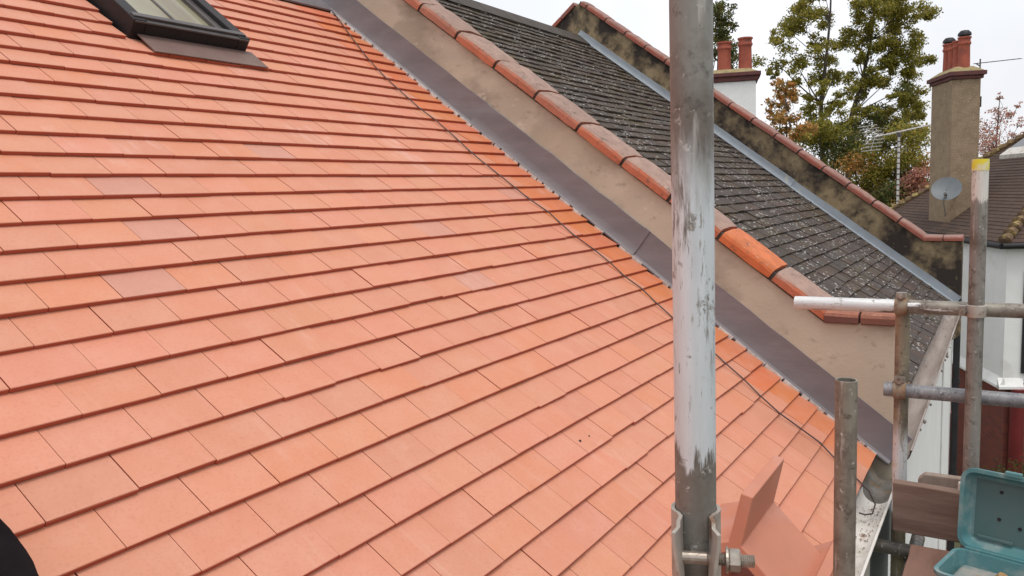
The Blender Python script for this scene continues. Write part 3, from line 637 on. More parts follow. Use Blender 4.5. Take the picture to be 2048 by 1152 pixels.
k = MB(); top_ = np.array([mb0[0], mb0[1], mt0[2]]); k.tube([mb0 - ez * .15, top_], .034, 12)
m, t, b = newmat('banded_mast'); sx = N(t, 'ShaderNodeSeparateXYZ'); t.links.new(pos(t), sx.inputs[0])
wv = mth(t, 'SINE', mth(t, 'MULTIPLY', sx.outputs[2], 44)); t.links.new(mix(t, ramp(t, mth(t, 'ADD', wv, mth(t, 'MULTIPLY', noise(t, pos(t), 12), .8)), .95, 1.15), (.62, .60, .56), (.13, .11, .11)), b.inputs['Base Color'])
part('mast', k, m, a1, smooth=True)
yagi(a1, at(1741, 276, dm - .15), at(1868, 248, dm + .1), 11, 4, np.array([0, 0, 1.]))
k = MB(); k.obox(top_ - np.array([.05, .05, .08]), (1, 0, 0), (0, 1, 0), (0, 0, 1), .1, .1, .12); part('clamp', k, M['framel'], a1)
q0 = CB + e2 * (cb_ + .05) + e1 * .2 + ez * 2.35; a2 = thing('television_aerial', 'thin aerial strapped to the side of the pebbledashed chimney', 'aerial', q0)
k = MB(); q1 = q0 + ez * 1.05; k.tube([q0, q1], .014, 8); part('mast', k, M['framel'], a2, smooth=True)
k = MB(); k.obox(q0 - e2 * .07 - e1 * .05 + ez * .05, e1, e2, ez, .1, .1, .22); part('bracket', k, M['black'], a2)
p0, p1 = at(1952, 127, proj(q1)[2]), at(2042, 117, proj(q1)[2] + .5); q1 = p0
k = MB(); k.tube([q0 + ez * .9, p0], .012, 6); k.tube([p0 - (p1 - p0) * .05, p1], .009, 8); part('boom', k, M['framel'], a2, smooth=True)
for i in range(9):
    q = p0 + (p1 - p0) * (.05 + .94 * i / 8); k = MB(); k.tube([q - ez * .02 - e1 * .11, q + e1 * .11 + ez * .02], .004, 5); part('director_rod', k, M['framel'], a2)

# ------------------------------------------------------------------ far house with the white chimney
wc = at(1512, 160, 17.0); zt_ = wc[2]
fh = thing('far_house', 'house behind the terrace with square white chimney and two red pots', 'house', (wc[0] - .3, wc[1] + 3, GZ))
fx, fy = np.array([.80, .60, 0]), np.array([.60, -.80, 0])       # its own street angle
fx = np.array([.30, -.954, 0]); fy = np.array([.954, .30, 0]); W0 = wc - fx * 1.25
k = MB(); k.obox(np.array([W0[0], W0[1], .6]), fx, fy, ez, 1.25, .62, zt_ - .6 - .0); fc_ = part('chimney', k, M['white'], fh, 'white rendered chimney stack', bevel=.02)
k = MB(); k.obox(np.array([W0[0], W0[1], zt_]) - fx * .05 - fy * .05, fx, fy, ez, 1.35, .72, .1); k.obox(np.array([W0[0], W0[1], zt_ + .1]) - fx * .1 - fy * .1, fx, fy, ez, 1.45, .82, .08); part('brick_cap', k, M['cap'], fc_, bevel=.01)
k = MB(); o1 = np.array([W0[0], W0[1], zt_ + .18])
k.hexa([o1 - fx * .06 - fy * .06, o1 + fx * 1.31 - fy * .06, o1 + fx * 1.31 + fy * .68, o1 - fx * .06 + fy * .68, o1 + fx * .1 + fy * .12 + ez * .1, o1 + fx * 1.1 + fy * .12 + ez * .1, o1 + fx * 1.1 + fy * .5 + ez * .1, o1 + fx * .1 + fy * .5 + ez * .1]); part('flaunching', k, M['flaunch'], fc_, bevel=.03)
for px_, h_ in ((1449, .62), (1491, .68)):
    t_ = (at(px_, 120, 17.1) - o1) @ fx; pot(o1 + fx * t_ + fy * .3 + ez * .08, h_, .14, False, fc_)
k = MB(); hb = W0 + fx * 1.0; k.prism([(0, GZ), (0, .3), (3.5, 1.9), (7, .3), (7, GZ)], lambda q: tuple(np.array([hb[0], hb[1], 0]) - fx * .0 + fy * (q[0] - 3) + ez * q[1]), lambda q: tuple(np.array([hb[0], hb[1], 0]) - fx * 8 + fy * (q[0] - 3) + ez * q[1])); part('wall', k, M['white'], fh)
k = MB()
k.prism([(-.2, .24), (3.5, 1.96), (7.2, .24), (7.2, .34), (3.5, 2.06), (-.2, .34)], lambda q: tuple(np.array([hb[0], hb[1], 0]) + fx * .05 + fy * (q[0] - 3) + ez * q[1]), lambda q: tuple(np.array([hb[0], hb[1], 0]) - fx * 8.1 + fy * (q[0] - 3) + ez * q[1])); part('roof', k, M['btile'], fh)

# ------------------------------------------------------------------ trees and shrubs
def leafmat(name):
    m, t, b = newmat(name); col = N(t, 'ShaderNodeAttribute', attribute_name='tint').outputs['Color']
    t.links.new(col, b.inputs['Base Color']); b.inputs['Roughness'].default_value = .6; b.inputs['Specular IOR Level'].default_value = .25
    tr = N(t, 'ShaderNodeBsdfTranslucent'); t.links.new(col, tr.inputs[0]); ms = N(t, 'ShaderNodeMixShader'); ms.inputs[0].default_value = .5
    t.links.new(b.outputs[0], ms.inputs[1]); t.links.new(tr.outputs[0], ms.inputs[2]); t.links.new(ms.outputs[0], t.nodes['Material Output'].inputs[0]); return m
M['leaf'] = leafmat('leaf')
def leaves(name, clumps, parent, size=.075, seed=1, lum=1.7):
    """clumps: (centre, radius, count, [colours]); each leaf a folded quad"""
    r = np.random.default_rng(seed); V, C_ = [], []
    for ce, ra, nn, cols in clumps:
        d = r.normal(size=(nn, 3)); d /= np.linalg.norm(d, axis=1)[:, None] + 1e-9
        rad = ra * 1.2 * (r.random(nn) ** .6)[:, None] * np.array([1.15, 1.15, .8]); p_ = np.array(ce) + d * rad + r.normal(size=(nn, 3)) * ra * .12
        a = r.normal(size=(nn, 3)); a /= np.linalg.norm(a, axis=1)[:, None]; b_ = np.cross(a, r.normal(size=(nn, 3))); b_ /= np.linalg.norm(b_, axis=1)[:, None] + 1e-9
        sz = (size * r.uniform(.6, 1.35, nn))[:, None]
        V.append(np.stack([p_ - a * sz * .5, p_ + b_ * sz * .33, p_ + a * sz * .55, p_ - b_ * sz * .33], 1).reshape(-1, 3))
        cc = np.array(cols)[r.integers(0, len(cols), nn)] * r.uniform(.7, 1.35, (nn, 1)) * lum; C_.append(np.repeat(np.c_[cc, np.ones(nn)], 4, 0))
    V = np.concatenate(V); C_ = np.concatenate(C_); nf = len(V) // 4
    me = bpy.data.meshes.new(name); me.vertices.add(len(V)); me.vertices.foreach_set('co', V.ravel()); me.loops.add(len(V)); me.polygons.add(nf)
    me.loops.foreach_set('vertex_index', np.arange(len(V), dtype=np.int32)); me.polygons.foreach_set('loop_start', np.arange(0, len(V), 4, dtype=np.int32)); me.polygons.foreach_set('loop_total', np.full(nf, 4, np.int32))
    me.update(calc_edges=True); at_ = me.color_attributes.new('tint', 'FLOAT_COLOR', 'POINT'); at_.data.foreach_set('color', C_.astype('f').ravel()); me.materials.append(M['leaf'])
    o = bpy.data.objects.new(name, me); link(o, parent); return o
GR = [(.165, .155, .026), (.19, .17, .03), (.125, .125, .024), (.23, .18, .035), (.10, .10, .022)]
YL = [(.26, .20, .045), (.20, .17, .04), (.13, .14, .03)]
OR = [(.36, .17, .05), (.28, .14, .05), (.22, .15, .05), (.14, .12, .03)]
RD = [(.32, .13, .10), (.29, .15, .11), (.22, .11, .09), (.30, .18, .11)]
DG = [(.045, .065, .02), (.06, .075, .022), (.085, .09, .025), (.12, .09, .03)]
def tree(label, trunk_px, depth, clumps, seed, size=.075, group=None, base_px=None, name='tree', dens=1., bend=.0, r0=.11, twig=True):
    """trunk_px: pixels from low to high; clumps: (px, py, r_px, colours)"""
    r = random.Random(seed); pts = [at(x, y, depth) for x, y in trunk_px]
    base = np.array([pts[0][0], pts[0][1], GZ]); root = thing(name, label, 'tree', base, group)
    path = [base, base * .5 + pts[0] * .5] + pts; rs = [r0 * (1 - .82 * i / (len(path) - 1)) for i in range(len(path))]
    tb = MB(); tb.tube(path, rs, 10); cl = []
    for px, py, rp, cols in clumps:
        dz = r.gauss(0, 1) * .7; ce = at(px, py, depth + dz); ra = rp / FPX * depth
        for q in range(5):
            of = np.array([r.gauss(0, .75), r.gauss(0, .75), r.gauss(0, .6)]) * ra; r2 = ra * r.uniform(.4, .8)
            cl.append((ce + of, r2, int((30 + 300 * r2 * r2 / .09) * dens), cols))
        # limb from the trunk to the clump
        tgt = [p_ for p_ in path[1:] if p_[2] < ce[2] - .15] or [path[1]]; p0 = min(tgt, key=lambda p_: np.linalg.norm((p_ - ce)[:2]) + .4 * abs(p_[2] - ce[2]))
        i0 = next(i for i, p_ in enumerate(path) if p_ is p0); rr0 = min(rs[i0] * .45, .028)
        md = p0 * .45 + ce * .55 + np.array([r.uniform(-.15, .15), r.uniform(-.15, .15), r.uniform(-.25, .05)])
        tb.tube([p0, md, ce], [rr0, rr0 * .6, .008], 6)
        if twig:
            for q in range(4):
                e_ = ce + np.array([r.uniform(-1, 1), r.uniform(-1, 1), r.uniform(-.5, .9)]) * ra * 1.1; tb.tube([md * .3 + ce * .7, e_], [.009, .003], 4)
    part('trunk', tb, M['bark'], root, smooth=True); leaves('crown', cl, root, size, seed); return root
Z = lambda L: [(1536 + x / 4, y / 4, q / 4, k) for x, y, q, k in L]
GY = GR + [(.2, .16, .04)]
A_ = Z([(330, 40, 95, GY), (480, 150, 75, GR), (280, 210, 95, GY), (150, 240, 75, GY), (60, 490, 85, GR), (220, 500, 85, GR), (490, 520, 85, GR), (560, 570, 60, GR), (440, 420, 55, GY), (450, 700, 45, GR), (520, 820, 60, GR), (380, 930, 85, GR), (600, 960, 75, GR), (300, 620, 55, GR), (40, 330, 55, GY), (250, 60, 60, GY), (390, -60, 90, GY), (300, -120, 80, GY), (480, -160, 80, GR), (400, 330, 45, GY), (620, 740, 45, GR), (30, 600, 45, GR), (330, 760, 45, GR), (520, 1080, 90, DG), (330, 1080, 70, GR)])
B_ = Z([(840, 60, 105, GY), (780, 130, 80, GY), (960, 100, 80, GY), (1100, 80, 95, GY), (1150, 170, 85, GY), (1140, 250, 60, GR), (700, 210, 75, GR), (650, 350, 75, GY), (800, 330, 90, GR), (830, 450, 80, GR), (1000, 230, 65, GY), (1020, 330, 70, GY), (1000, 450, 60, GR), (1170, 400, 80, GR), (1220, 460, 65, GR), (760, 600, 75, GR), (870, 620, 80, GR), (960, 650, 55, GR), (1100, 700, 90, GY), (1150, 760, 75, GY), (1090, 850, 50, GR), (900, 870, 90, DG), (720, 770, 60, GR), (650, 1050, 90, DG), (800, 960, 70, DG), (1050, 990, 75, GY), (1120, 560, 50, GR), (930, -70, 100, GY), (1080, -60, 90, GY), (800, -80, 90, GY), (950, -200, 120, GY), (700, 480, 40, GR), (1230, 120, 50, GY), (1020, 780, 45, GR), (1000, 560, 50, GR)])
tree('tall olive green tree whose dark straight stem nears the white chimney', [(1646, 330), (1642, 210), (1652, 120), (1660, 40), (1664, -60)], 26.5, A_, 11, .076, 'tall trees behind the houses', dens=1.3)
tree('tall olive green tree with leaning pale stem beside the pebbledashed chimney', [(1697, 300), (1703, 230), (1726, 155), (1742, 80), (1750, 0), (1755, -60)], 27.5, B_ + Z([(1120, 1000, 70, GY), (1180, 930, 55, GY), (1000, 880, 60, GY), (930, 1040, 80, GR), (760, 880, 60, GR), (1150, 860, 50, GY)]), 12, .078, 'tall trees behind the houses', dens=1.35)
tree('small orange leaved autumn tree behind the white chimney', [(1575, 330), (1572, 230), (1572, 180)], 21.5, [(1572, 180, 16, OR), (1566, 205, 18, OR), (1584, 200, 15, OR), (1556, 235, 17, OR), (1580, 240, 18, OR), (1592, 262, 17, OR), (1608, 280, 14, YL), (1560, 262, 16, OR), (1572, 165, 9, OR)], 13, .08, dens=1., r0=.05)
tree('dark conifer spire behind the red pots of the white chimney', [(1436, 190), (1438, 90), (1440, 10)], 27, [(1440, 10, 16, DG), (1440, 40, 20, DG), (1442, 70, 18, GR), (1444, 95, 20, DG), (1452, 60, 9, DG), (1450, 118, 20, DG), (1462, 105, 7, DG), (1430, 70, 18, DG), (1470, 122, 14, DG), (1432, 110, 20, DG), (1440, -25, 14, DG), (1432, 20, 14, DG)], 14, .08, dens=.9, r0=.12)
tree('sparse pink leaved tree with bare twigs behind the brown roof', [(1990, 380), (1992, 300), (1996, 240), (2000, 190)], 26, [(1985, 290, 26, RD), (1972, 270, 20, RD), (2000, 265, 20, RD), (2012, 285, 22, RD), (1966, 295, 20, RD), (2005, 235, 12, RD), (1990, 220, 8, RD), (2030, 270, 14, RD), (2022, 225, 7, RD), (1980, 250, 11, RD), (2040, 245, 8, RD), (1996, 195, 6, RD), (2035, 210, 5, RD)], 15, .06, dens=.4, r0=.05)
def shrub(label, cs, depth, seed, size=.07, dens=1.2):
    ce = [(at(x, y, depth + random.Random(seed + i).gauss(0, .4)), rp / FPX * depth) for i, (x, y, rp, k) in enumerate(cs)]
    m_ = np.mean([q[0] for q in ce], 0); base = np.array([m_[0], m_[1], GZ]); root = thing('shrub', label, 'shrub', base, 'overgrown shrubs behind the far party wall')
    tb = MB(); 
    for q, r_ in ce: tb.tube([base, base * .5 + q * .5 + np.array([0, 0, -.3]), q], [.06, .035, .01], 6)
    part('stem', tb, M['bark'], root, smooth=True); leaves('crown', [(q, r_, int((120 + 520 * r_ * r_ / .09) * dens), k[3]) for (q, r_), k in zip(ce, cs)], root, size, seed)
shrub('dense green shrub at the foot of the dark stemmed tree', [(1625, 275, 26, GR), (1655, 290, 28, DG), (1640, 255, 20, GR), (1690, 305, 28, DG), (1610, 262, 16, OR), (1670, 265, 22, GR), (1672, 330, 26, GR)], 25, 31)
shrub('dark green shrub with brown autumn leaves left of the aerial mast', [(1710, 285, 28, DG), (1740, 310, 30, GY), (1710, 330, 28, OR), (1745, 350, 26, GY), (1765, 290, 22, DG), (1730, 375, 24, DG + OR), (1770, 345, 24, YL)], 24.5, 32)
shrub('yellow green shrub between the aerial mast and the chimney', [(1800, 265, 24, YL), (1825, 285, 26, GY), (1815, 315, 26, YL), (1790, 325, 24, GY), (1840, 330, 24, OR), (1842, 262, 16, YL), (1800, 355, 24, DG)], 24, 33)
shrub('red autumn shrub low against the chimney', [(1822, 368, 20, RD), (1838, 350, 18, RD), (1812, 385, 18, RD + DG), (1842, 380, 18, RD), (1785, 380, 22, DG), (1765, 395, 20, DG)], 23.4, 34, .07)
# far-off wood along the horizon
cl = []; r = random.Random(77)
for i in range(150):
    a = R(-30 + 75 * i / 150); d_ = r.uniform(60, 75); h = r.uniform(3.0, 6.5); cl += [((CAM[0] + d_ * math.cos(a), CAM[1] + d_ * math.sin(a), GZ + h * f_), r.uniform(1.2, 2.0), 60, DG + OR) for f_ in (.25, .6, 1.)]
o = leaves('far_wood', cl, None, .55, 5); tag(o, 'far wood of dull autumn trees on the horizon', None, kind='stuff')
# low hedge by the red post
hc = at(2030, 940, 13.2); k = [(np.array([hc[0] + i * .25, hc[1] - .35 * i * .5, hc[2] - .12 + .03 * math.sin(i)]), .28, 220, [(.10, .12, .03), (.15, .14, .04), (.07, .09, .03)]) for i in range(-3, 5)]
hd = thing('hedge', 'mossy green hedge top behind the teal toolbox', 'hedge', (hc[0], hc[1], GZ))
leaves('foliage', k, hd, .045, 6, .75); tb = MB()
for q in k: tb.tube([(q[0][0], q[0][1], GZ), q[0]], [.05, .02], 6)
part('stem', tb, M['bark'], hd)

# ------------------------------------------------------------------ scaffold
sc = thing('scaffold', 'tube and coupler scaffold of grey steel along the eaves', 'scaffold', (-2, -.5, GZ))
TR = .02415
def ctube(name, p0, p1, m, label=None, hollow=True):
    p0, p1 = np.array(p0, float), np.array(p1, float); d_ = (p1 - p0) / np.linalg.norm(p1 - p0); ln = np.linalg.norm(p1 - p0); k = MB()
    k.lathe(p0, d_, [(TR - .004, .05), (TR - .004, .001), (TR - .0008, 0), (TR, .001), (TR, ln * .5), (TR, ln - .001), (TR - .0008, ln), (TR - .004, ln - .001), (TR - .004, ln - .06), (.0005, ln - .06)], 40)
    return part(name, k, m, sc, label, smooth=True)
HX = -.553; PX3 = HX + .051; PX4 = HX - .051
y4a = onx(1957, 380, PX4)[1]; y4 = onx(1943, 900, PX4)[1]; z4 = onx(1957, 320, PX4)[2]
y3 = onx(1803, 760, PX3)[1]; z3 = onx(1803, 588, PX3)[2]
zh1a, zh1b = onx(1590, 605, HX), onx(2040, 621, HX); zh2a, zh2b = onx(1768, 778, HX), onx(2040, 799, HX)
p1p = np.array([-2.715, -.137]); p2p = np.array([-1.70, -.145])
st1 = ctube('standard', (p1p[0], p1p[1], GZ), (p1p[0], p1p[1], 2.9), tubemat('tube_paint_main', 2, .845, 1.22, tint=(.27, .26, .235), dark=(.155, .135, .115), paint=(.66, .71, .745)), 'upright tube with chipped pale paint in front of the roof')
st2 = ctube('standard', (p2p[0], p2p[1], GZ), (*p2p, ony(1693, 759, -.145)[2]), tubemat('tube_plain', tint=(.27, .245, .20)), 'short upright tube with open top end')
st3 = ctube('standard', (PX3, y3, GZ), (PX3, y3, z3), tubemat('tube_yellowed', 2, -.05, .30, tint=(.33, .28, .20), extra=((.46, .33, .12), .60, .72)), 'paint stained upright tube at the foot of the party wall')
st4 = ctube('standard', (PX4, y4, GZ), (PX4 + .0, y4, z4), tubemat('tube_grey', 2, 1.08, 1.30, tint=(.27, .255, .23), paint=(.70, .69, .64)), 'upright tube with yellow taped top')
k = MB(); k.lathe((PX4, y4, z4 - .034), ez, [(TR + .0006, 0), (TR + .0008, .002), (TR + .0008, .036), (TR - .003, .0365)], 32); part('yellow_tape', k, pm('yellow_tape', (.75, .66, .05), (.72, .68, .45), 30, .5, .6, rough=.5, bmp=0), st4, smooth=True)
ctube('guard_rail', zh1a, (HX, -1.5, zh1b[2]), tubemat('tube_rail_top', 1, y3 + .018, 2, tint=(.33, .30, .25), paint=(.66, .67, .67)), 'guard rail tube with white painted end')
ctube('guard_rail', zh2a, (HX, -1.5, zh2b[2]), tubemat('tube_rail_low', tint=(.27, .27, .28), dark=(.12, .12, .13)), 'lower bluish grey guard rail tube')
tzd = -.165
tdm = tubemat('tube_under', tint=(.15, .14, .125))
ctube('transom', (HX, -.03, tzd), (HX, -1.5, tzd), tdm)
for x in (-1.75, -2.77, -4.2, -5.4): ctube('transom', (x, -.06, tzd), (x, -1.5, tzd), tdm)
ctube('ledger', (-6.5, -.19, tzd - .05), (-.3, -.19, tzd - .05), tdm); ctube('ledger', (-6.5, -1.36, tzd - .05), (-.3, -1.36, tzd - .05), tdm)
for x in (-.5, -2.7, -5.): ctube('standard', (x, -1.41, GZ), (x, -1.41, 1.3), tdm)
def coupler(cx, a, b_, oa, ob, m, label=None, bolts=True):
    """right-angle coupler: a band round each of two crossing tubes (axes a, b_), centres oa, ob"""
    k = MB(); w_ = .021
    for ax, o_ in ((np.array(a, float), np.array(oa)), (np.array(b_, float), np.array(ob))):
        k.lathe(o_, ax, [(TR + .0005, -w_), (TR + .005, -w_ + .002), (TR + .0065, 0), (TR + .005, w_ - .002), (TR + .0005, w_)], 24)
    mid = (np.array(oa) + np.array(ob)) / 2; n_ = np.cross(a, b_)
    k.obox(mid - np.array(a) * .022 - np.array(b_) * .022 - n_ * .006, a, b_, n_, .044, .044, .012)
    q = part('coupler', k, m, sc, label, smooth=True)
    n_ = n_ / np.linalg.norm(n_)
    for ax, o_, ot in ((np.array(a, float), np.array(oa), np.array(b_, float)), (np.array(b_, float), np.array(ob), np.array(a, float))):
        d0 = (np.array(o_) - mid); d0 = d0 / (np.linalg.norm(d0) + 1e-9); bp = o_ + ot * (TR + .013); kk = MB()
        kk.obox(bp - ax * .016 - ot * .008 - d0 * .012, ax, ot, d0, .032, .02, .024)
        kk.tube([bp - d0 * .03, bp + d0 * .036], .0055, 10); kk.tube([bp + d0 * .014, bp + d0 * .026], .0105, 6); part('bolt', kk, M['steel'], q)
    return q
coupler(0, (0, 0, 1), (0, 1, 0), (PX3, y3, zh1a[2] * .52 + zh1b[2] * .48), (HX, y3, zh1a[2] * .52 + zh1b[2] * .48), M['rusty'], 'rusty coupler at the top rail')
zq = zh2a[2] * .95 + zh2b[2] * .05; coupler(0, (0, 0, 1), (0, 1, 0), (PX3, y3, zq), (HX, y3, zq), M['rusty'], 'rusty coupler at the lower rail')
zq = zh1b[2]; coupler(0, (0, 0, 1), (0, 1, 0), (PX4, y4, zq), (HX, y4, zq), M['coupler'])
# open band coupler low on the main upright
cz0 = .733; ctr = np.array([p1p[0], p1p[1], cz0]); vd = CAM - ctr; vd[2] = 0; vd /= np.linalg.norm(vd); rd = np.cross(vd, ez) * -1
rd = np.array([-vd[1], vd[0], 0]); 
if rd @ RW[0] < 0: rd = -rd
k = MB(); hh = .043
def band(side):
    prof = []; 
    for i in range(13):
        a_ = R(172 - i * 11.2); prof.append((math.sin(a_) * side, math.cos(a_) * -1))
    pth = [(ctr + (rd * q[0] - vd * q[1]) * (TR + .003)) for q in prof]
    e_ = pth[-1]; pth += [e_ + vd * .010 + rd * side * .002, e_ + vd * .022 + rd * side * .001, e_ + vd * .034 + rd * side * .006]
    vs, fs = [], []
    nz_ = 6
    for j, p_ in enumerate(pth):
        t_ = pth[min(j + 1, len(pth) - 1)] - pth[max(j - 1, 0)]; nn = np.cross(t_, ez); nn /= np.linalg.norm(nn); nn *= .0022
        lipf = max(0, j - 11) / 5.; zt0 = hh - .012 * lipf - (.010 if j < 3 else 0); 
        for sgn in (-1, 1):
            for z_ in (-hh, -hh * .5, 0, hh * .5, zt0):
                bow = .004 * lipf * math.sin(z_ / hh * 2.2) * side
                vs.append(p_ + nn * sgn + ez * z_ + rd * bow)
    for j in range(len(pth) - 1):
        for i in range(4):
            fs.append((j * 10 + i, (j + 1) * 10 + i, (j + 1) * 10 + i + 1, j * 10 + i + 1)); fs.append((j * 10 + 5 + i, j * 10 + 6 + i, (j + 1) * 10 + 6 + i, (j + 1) * 10 + 5 + i))
        fs.append((j * 10 + 4, (j + 1) * 10 + 4, (j + 1) * 10 + 9, j * 10 + 9)); fs.append((j * 10, j * 10 + 5, (j + 1) * 10 + 5, (j + 1) * 10))
    n_ = len(pth) - 1; fs += [(0, 1, 2, 3, 4, 9, 8, 7, 6, 5), tuple(n_ * 10 + q for q in (0, 5, 6, 7, 8, 9, 4, 3, 2, 1))]
    k.add(vs, fs)
band(-1); band(1)
cp = part('coupler', k, M['coupler'], sc, 'pale steel band coupler bolted round the main upright', smooth=True)
bz = -.003; b0 = ctr + vd * (TR + .014) + ez * bz
k = MB(); k.tube([b0 - rd * .020, b0 + rd * .012], .0075, 16); k.lathe(b0 - rd * .026, rd, [(.001, 0), (.007, 0), (.010, .004), (.010, .008), (.0075, .010)], 16)
k.lathe(b0 + rd * .008, rd, [(.0066 + .0008 * (i % 2), .0011 * i) for i in range(52)] + [(.0055, .0575), (.001, .058)], 16)
part('bolt', k, M['steel'], cp, smooth=False)
k = MB(); q = b0 + rd * .0335; k.lathe(q, rd, [(.001, 0), (.015, 0), (.015, .0025), (.001, .0026)], 20); k.lathe(q + rd * .0026, rd, [(.001, 0), (.0118, 0), (.013, .002), (.013, .012), (.0115, .0135), (.001, .0135)], 6); part('nut', k, M['steel'], cp)

# scaffold boards: deck and end boards
DZ = -.098
def board(o_, a, b_, d_, la, lb, ld, label, m, group=None, clip=0):
    k = MB(); a, b_, d_ = map(lambda q: np.array(q, float), (a, b_, d_)); o_ = np.array(o_, float)
    pf = [(0, clip), (clip, 0), (lb - clip, 0), (lb, clip), (lb, la - clip), (lb - clip, la), (clip, la), (0, la - clip)] if clip else [(0, 0), (lb, 0), (lb, la), (0, la)]
    if clip: k.prism(pf, lambda q: o_ + b_ * q[0] + a * q[1], lambda q: o_ + b_ * q[0] + a * q[1] + d_ * ld)
    else:
        rr = random.Random(label); ns = max(6, int(la / .09)); cs = [(0, 0), (lb * .35, 0), (lb * .7, 0), (lb, 0), (lb, ld), (lb * .5, ld), (0, ld)]; vs = []; n_ = len(cs)
        for i in range(ns + 1):
            t_ = la * i / ns; w1 = rr.uniform(-.0022, .0022)
            vs += [o_ + a * t_ + b_ * (q[0] + (w1 if q[0] > lb * .9 else 0) + rr.uniform(-.001, .001)) + d_ * (q[1] + rr.uniform(-.0012, .0012)) for q in cs]
        k.add(vs, [tuple(range(n_)), tuple(ns * n_ + i for i in range(n_))] + [(i * n_ + j, i * n_ + (j + 1) % n_, (i + 1) * n_ + (j + 1) % n_, (i + 1) * n_ + j) for i in range(ns) for j in range(n_)])
    return solo('scaffold_board', k, m, label, 'board', group, bevel=.004)
for i in range(5):
    board((-4.6, -.19 - .228 * (i + 1), DZ - .038), (1, 0, 0), (0, 1, 0), (0, 0, 1), 4.6 - .645 - (.02 if i % 2 else 0), .224, .038, ['brown dusty deck board nearest the gutter under the toolbox', 'brown deck board second from the gutter', 'brown deck board third from the gutter', 'brown deck board fourth from the gutter', 'outermost brown deck board of the scaffold'][i], M['woodx'], 'deck boards of the scaffold', clip=.0)
ty0 = onx(1787, 960, -.60)[1]; tz0, tz1 = onx(1790, 1058, -.60)[2], onx(1787, 962, -.60)[2]
tl = .05
board((-.60, ty0, DZ + .018), (0, -1, -.02), (-.10, 0, 1), (1, 0, .1), 1.3, tz1 - DZ - .018, .036, 'worn brown toe board on edge across the deck end', M['wood'])
bo = onx(1838, 940, -.40)
board((-.44, bo[1], bo[2] - .225), (0, -1, 0), (0, 0, 1), (1, 0, 0), 1.2, .225, .036, 'pale weathered board with clipped corner behind the brown toe board', M['woodl'], clip=.022)

# ------------------------------------------------------------------ toolbox
hz = DZ + .105
h0, h1 = onz(1917, 1092, hz), onz(2048, 1127, hz); ta = h1 - h0; ta /= np.linalg.norm(ta); tbv = np.cross(ez, ta); tbv = tbv if tbv[0] < 0 else -tbv; TW, TD = .42, .21
tbx = thing('toolbox', 'open teal plastic toolbox with dusty lid on the scaffold deck', 'toolbox', (*(h0 + ta * .2 + tbv * .1)[:2], DZ))
def rrect(w_, d_, r_, n_=5):
    P_ = []
    for cx, cy, a0 in ((w_ - r_, d_ - r_, 0), (r_, d_ - r_, 90), (r_, r_, 180), (w_ - r_, r_, 270)):
        for i in range(n_ + 1): a_ = R(a0 + 90 * i / n_); P_.append((cx + r_ * math.cos(a_), cy + r_ * math.sin(a_)))
    return P_
def shell(o_, a, b_, u, w_, d_, dep, r_, th_, taper, rim=.006):
    """open tray: floor at o_, walls rise along u"""
    k = MB(); rings = []
    def ring(ins, h): return [o_ + a * (ins + q[0]) + b_ * (ins + q[1]) + u * h for q in rrect(w_ - 2 * ins, d_ - 2 * ins, max(r_ - ins, .004))]
    rings = [ring(taper + .006, 0), ring(taper, .006), ring(.004, dep - .014), ring(-rim, dep - .012), ring(-rim, dep), ring(th_, dep), ring(th_ + .002, dep - .01), ring(taper + th_, th_ + .006), ring(taper + th_ + .006, th_)]
    n_ = len(rings[0]); vs = [p_ for q in rings for p_ in q]; fs = [tuple(range(n_))[::-1], tuple((len(rings) - 1) * n_ + i for i in range(n_))]
    for j in range(len(rings) - 1):
        for i in range(n_): fs.append((j * n_ + i, j * n_ + (i + 1) % n_, (j + 1) * n_ + (i + 1) % n_, (j + 1) * n_ + i))
    return k.add(vs, fs)
bo_ = np.array([h0[0], h0[1], DZ + .001]) + tbv * .012
part('base', shell(bo_, ta, tbv, ez, TW, TD, hz - DZ, .03, .006, .012), M['teal'], tbx, smooth=True)
k = MB(); k.obox(bo_ + ta * .025 + tbv * .025 + ez * .03, ta, tbv, ez, TW - .05, TD - .05, .04); part('tray', k, M['dust'], tbx, bevel=.01)
k = MB(); rr = random.Random(4)
for i in range(8):
    q = bo_ + ta * rr.uniform(.08, .34) + tbv * rr.uniform(.04, .17) + ez * .07; r_ = rr.uniform(.012, .03); k.lathe(q, ez + np.array([rr.uniform(-.4, .4), rr.uniform(-.4, .4), 0]), [(.001, -.01), (r_, -.004), (r_ * .8, .008), (.001, .014)], 8)
part('contents', k, M['orange'], tbx, smooth=True)
top = at(1935, 938, proj(h0)[2] + .03); lu = np.array([.10, 0, .99]); lu = lu - ta * (lu @ ta); lu /= np.linalg.norm(lu); ln_ = -np.cross(ta, lu); ln_ = ln_ if ln_[0] > 0 else -ln_     # lid leans back
LH = .245; lo = h0 + ez * .004 + ln_ * .045
ld = part('lid', shell(lo - ta * .0, ta, lu, -ln_, TW, LH, .045, .035, .006, .010), M['teal'], tbx, smooth=True)
k = MB(); k.obox(lo + ta * .03 + lu * .03 - ln_ * .007, ta, lu, ln_, TW - .06, LH - .06, .0005); part('lid_panel', k, M['teald'], ld)
k = MB()
for u_, v_ in ((.10, .185), (.098, .10), (.155, .085), (.19, .19), (.25, .12)):
    k.lathe(lo + ta * u_ + lu * v_ - ln_ * .0075, -ln_, [(.001, .0), (.0055, .0), (.0055, .002), (.001, .002)], 10)
part('hole_dot', k, M['black'], ld)  # black discs laid on the lid, painting in the dark of small holes
k = MB(); k.obox(lo + ta * .04 + lu * .028 - ln_ * .014, ta, lu, ln_, .10, .012, .006); part('moulded_rib', k, M['teald'], ld, bevel=.003)
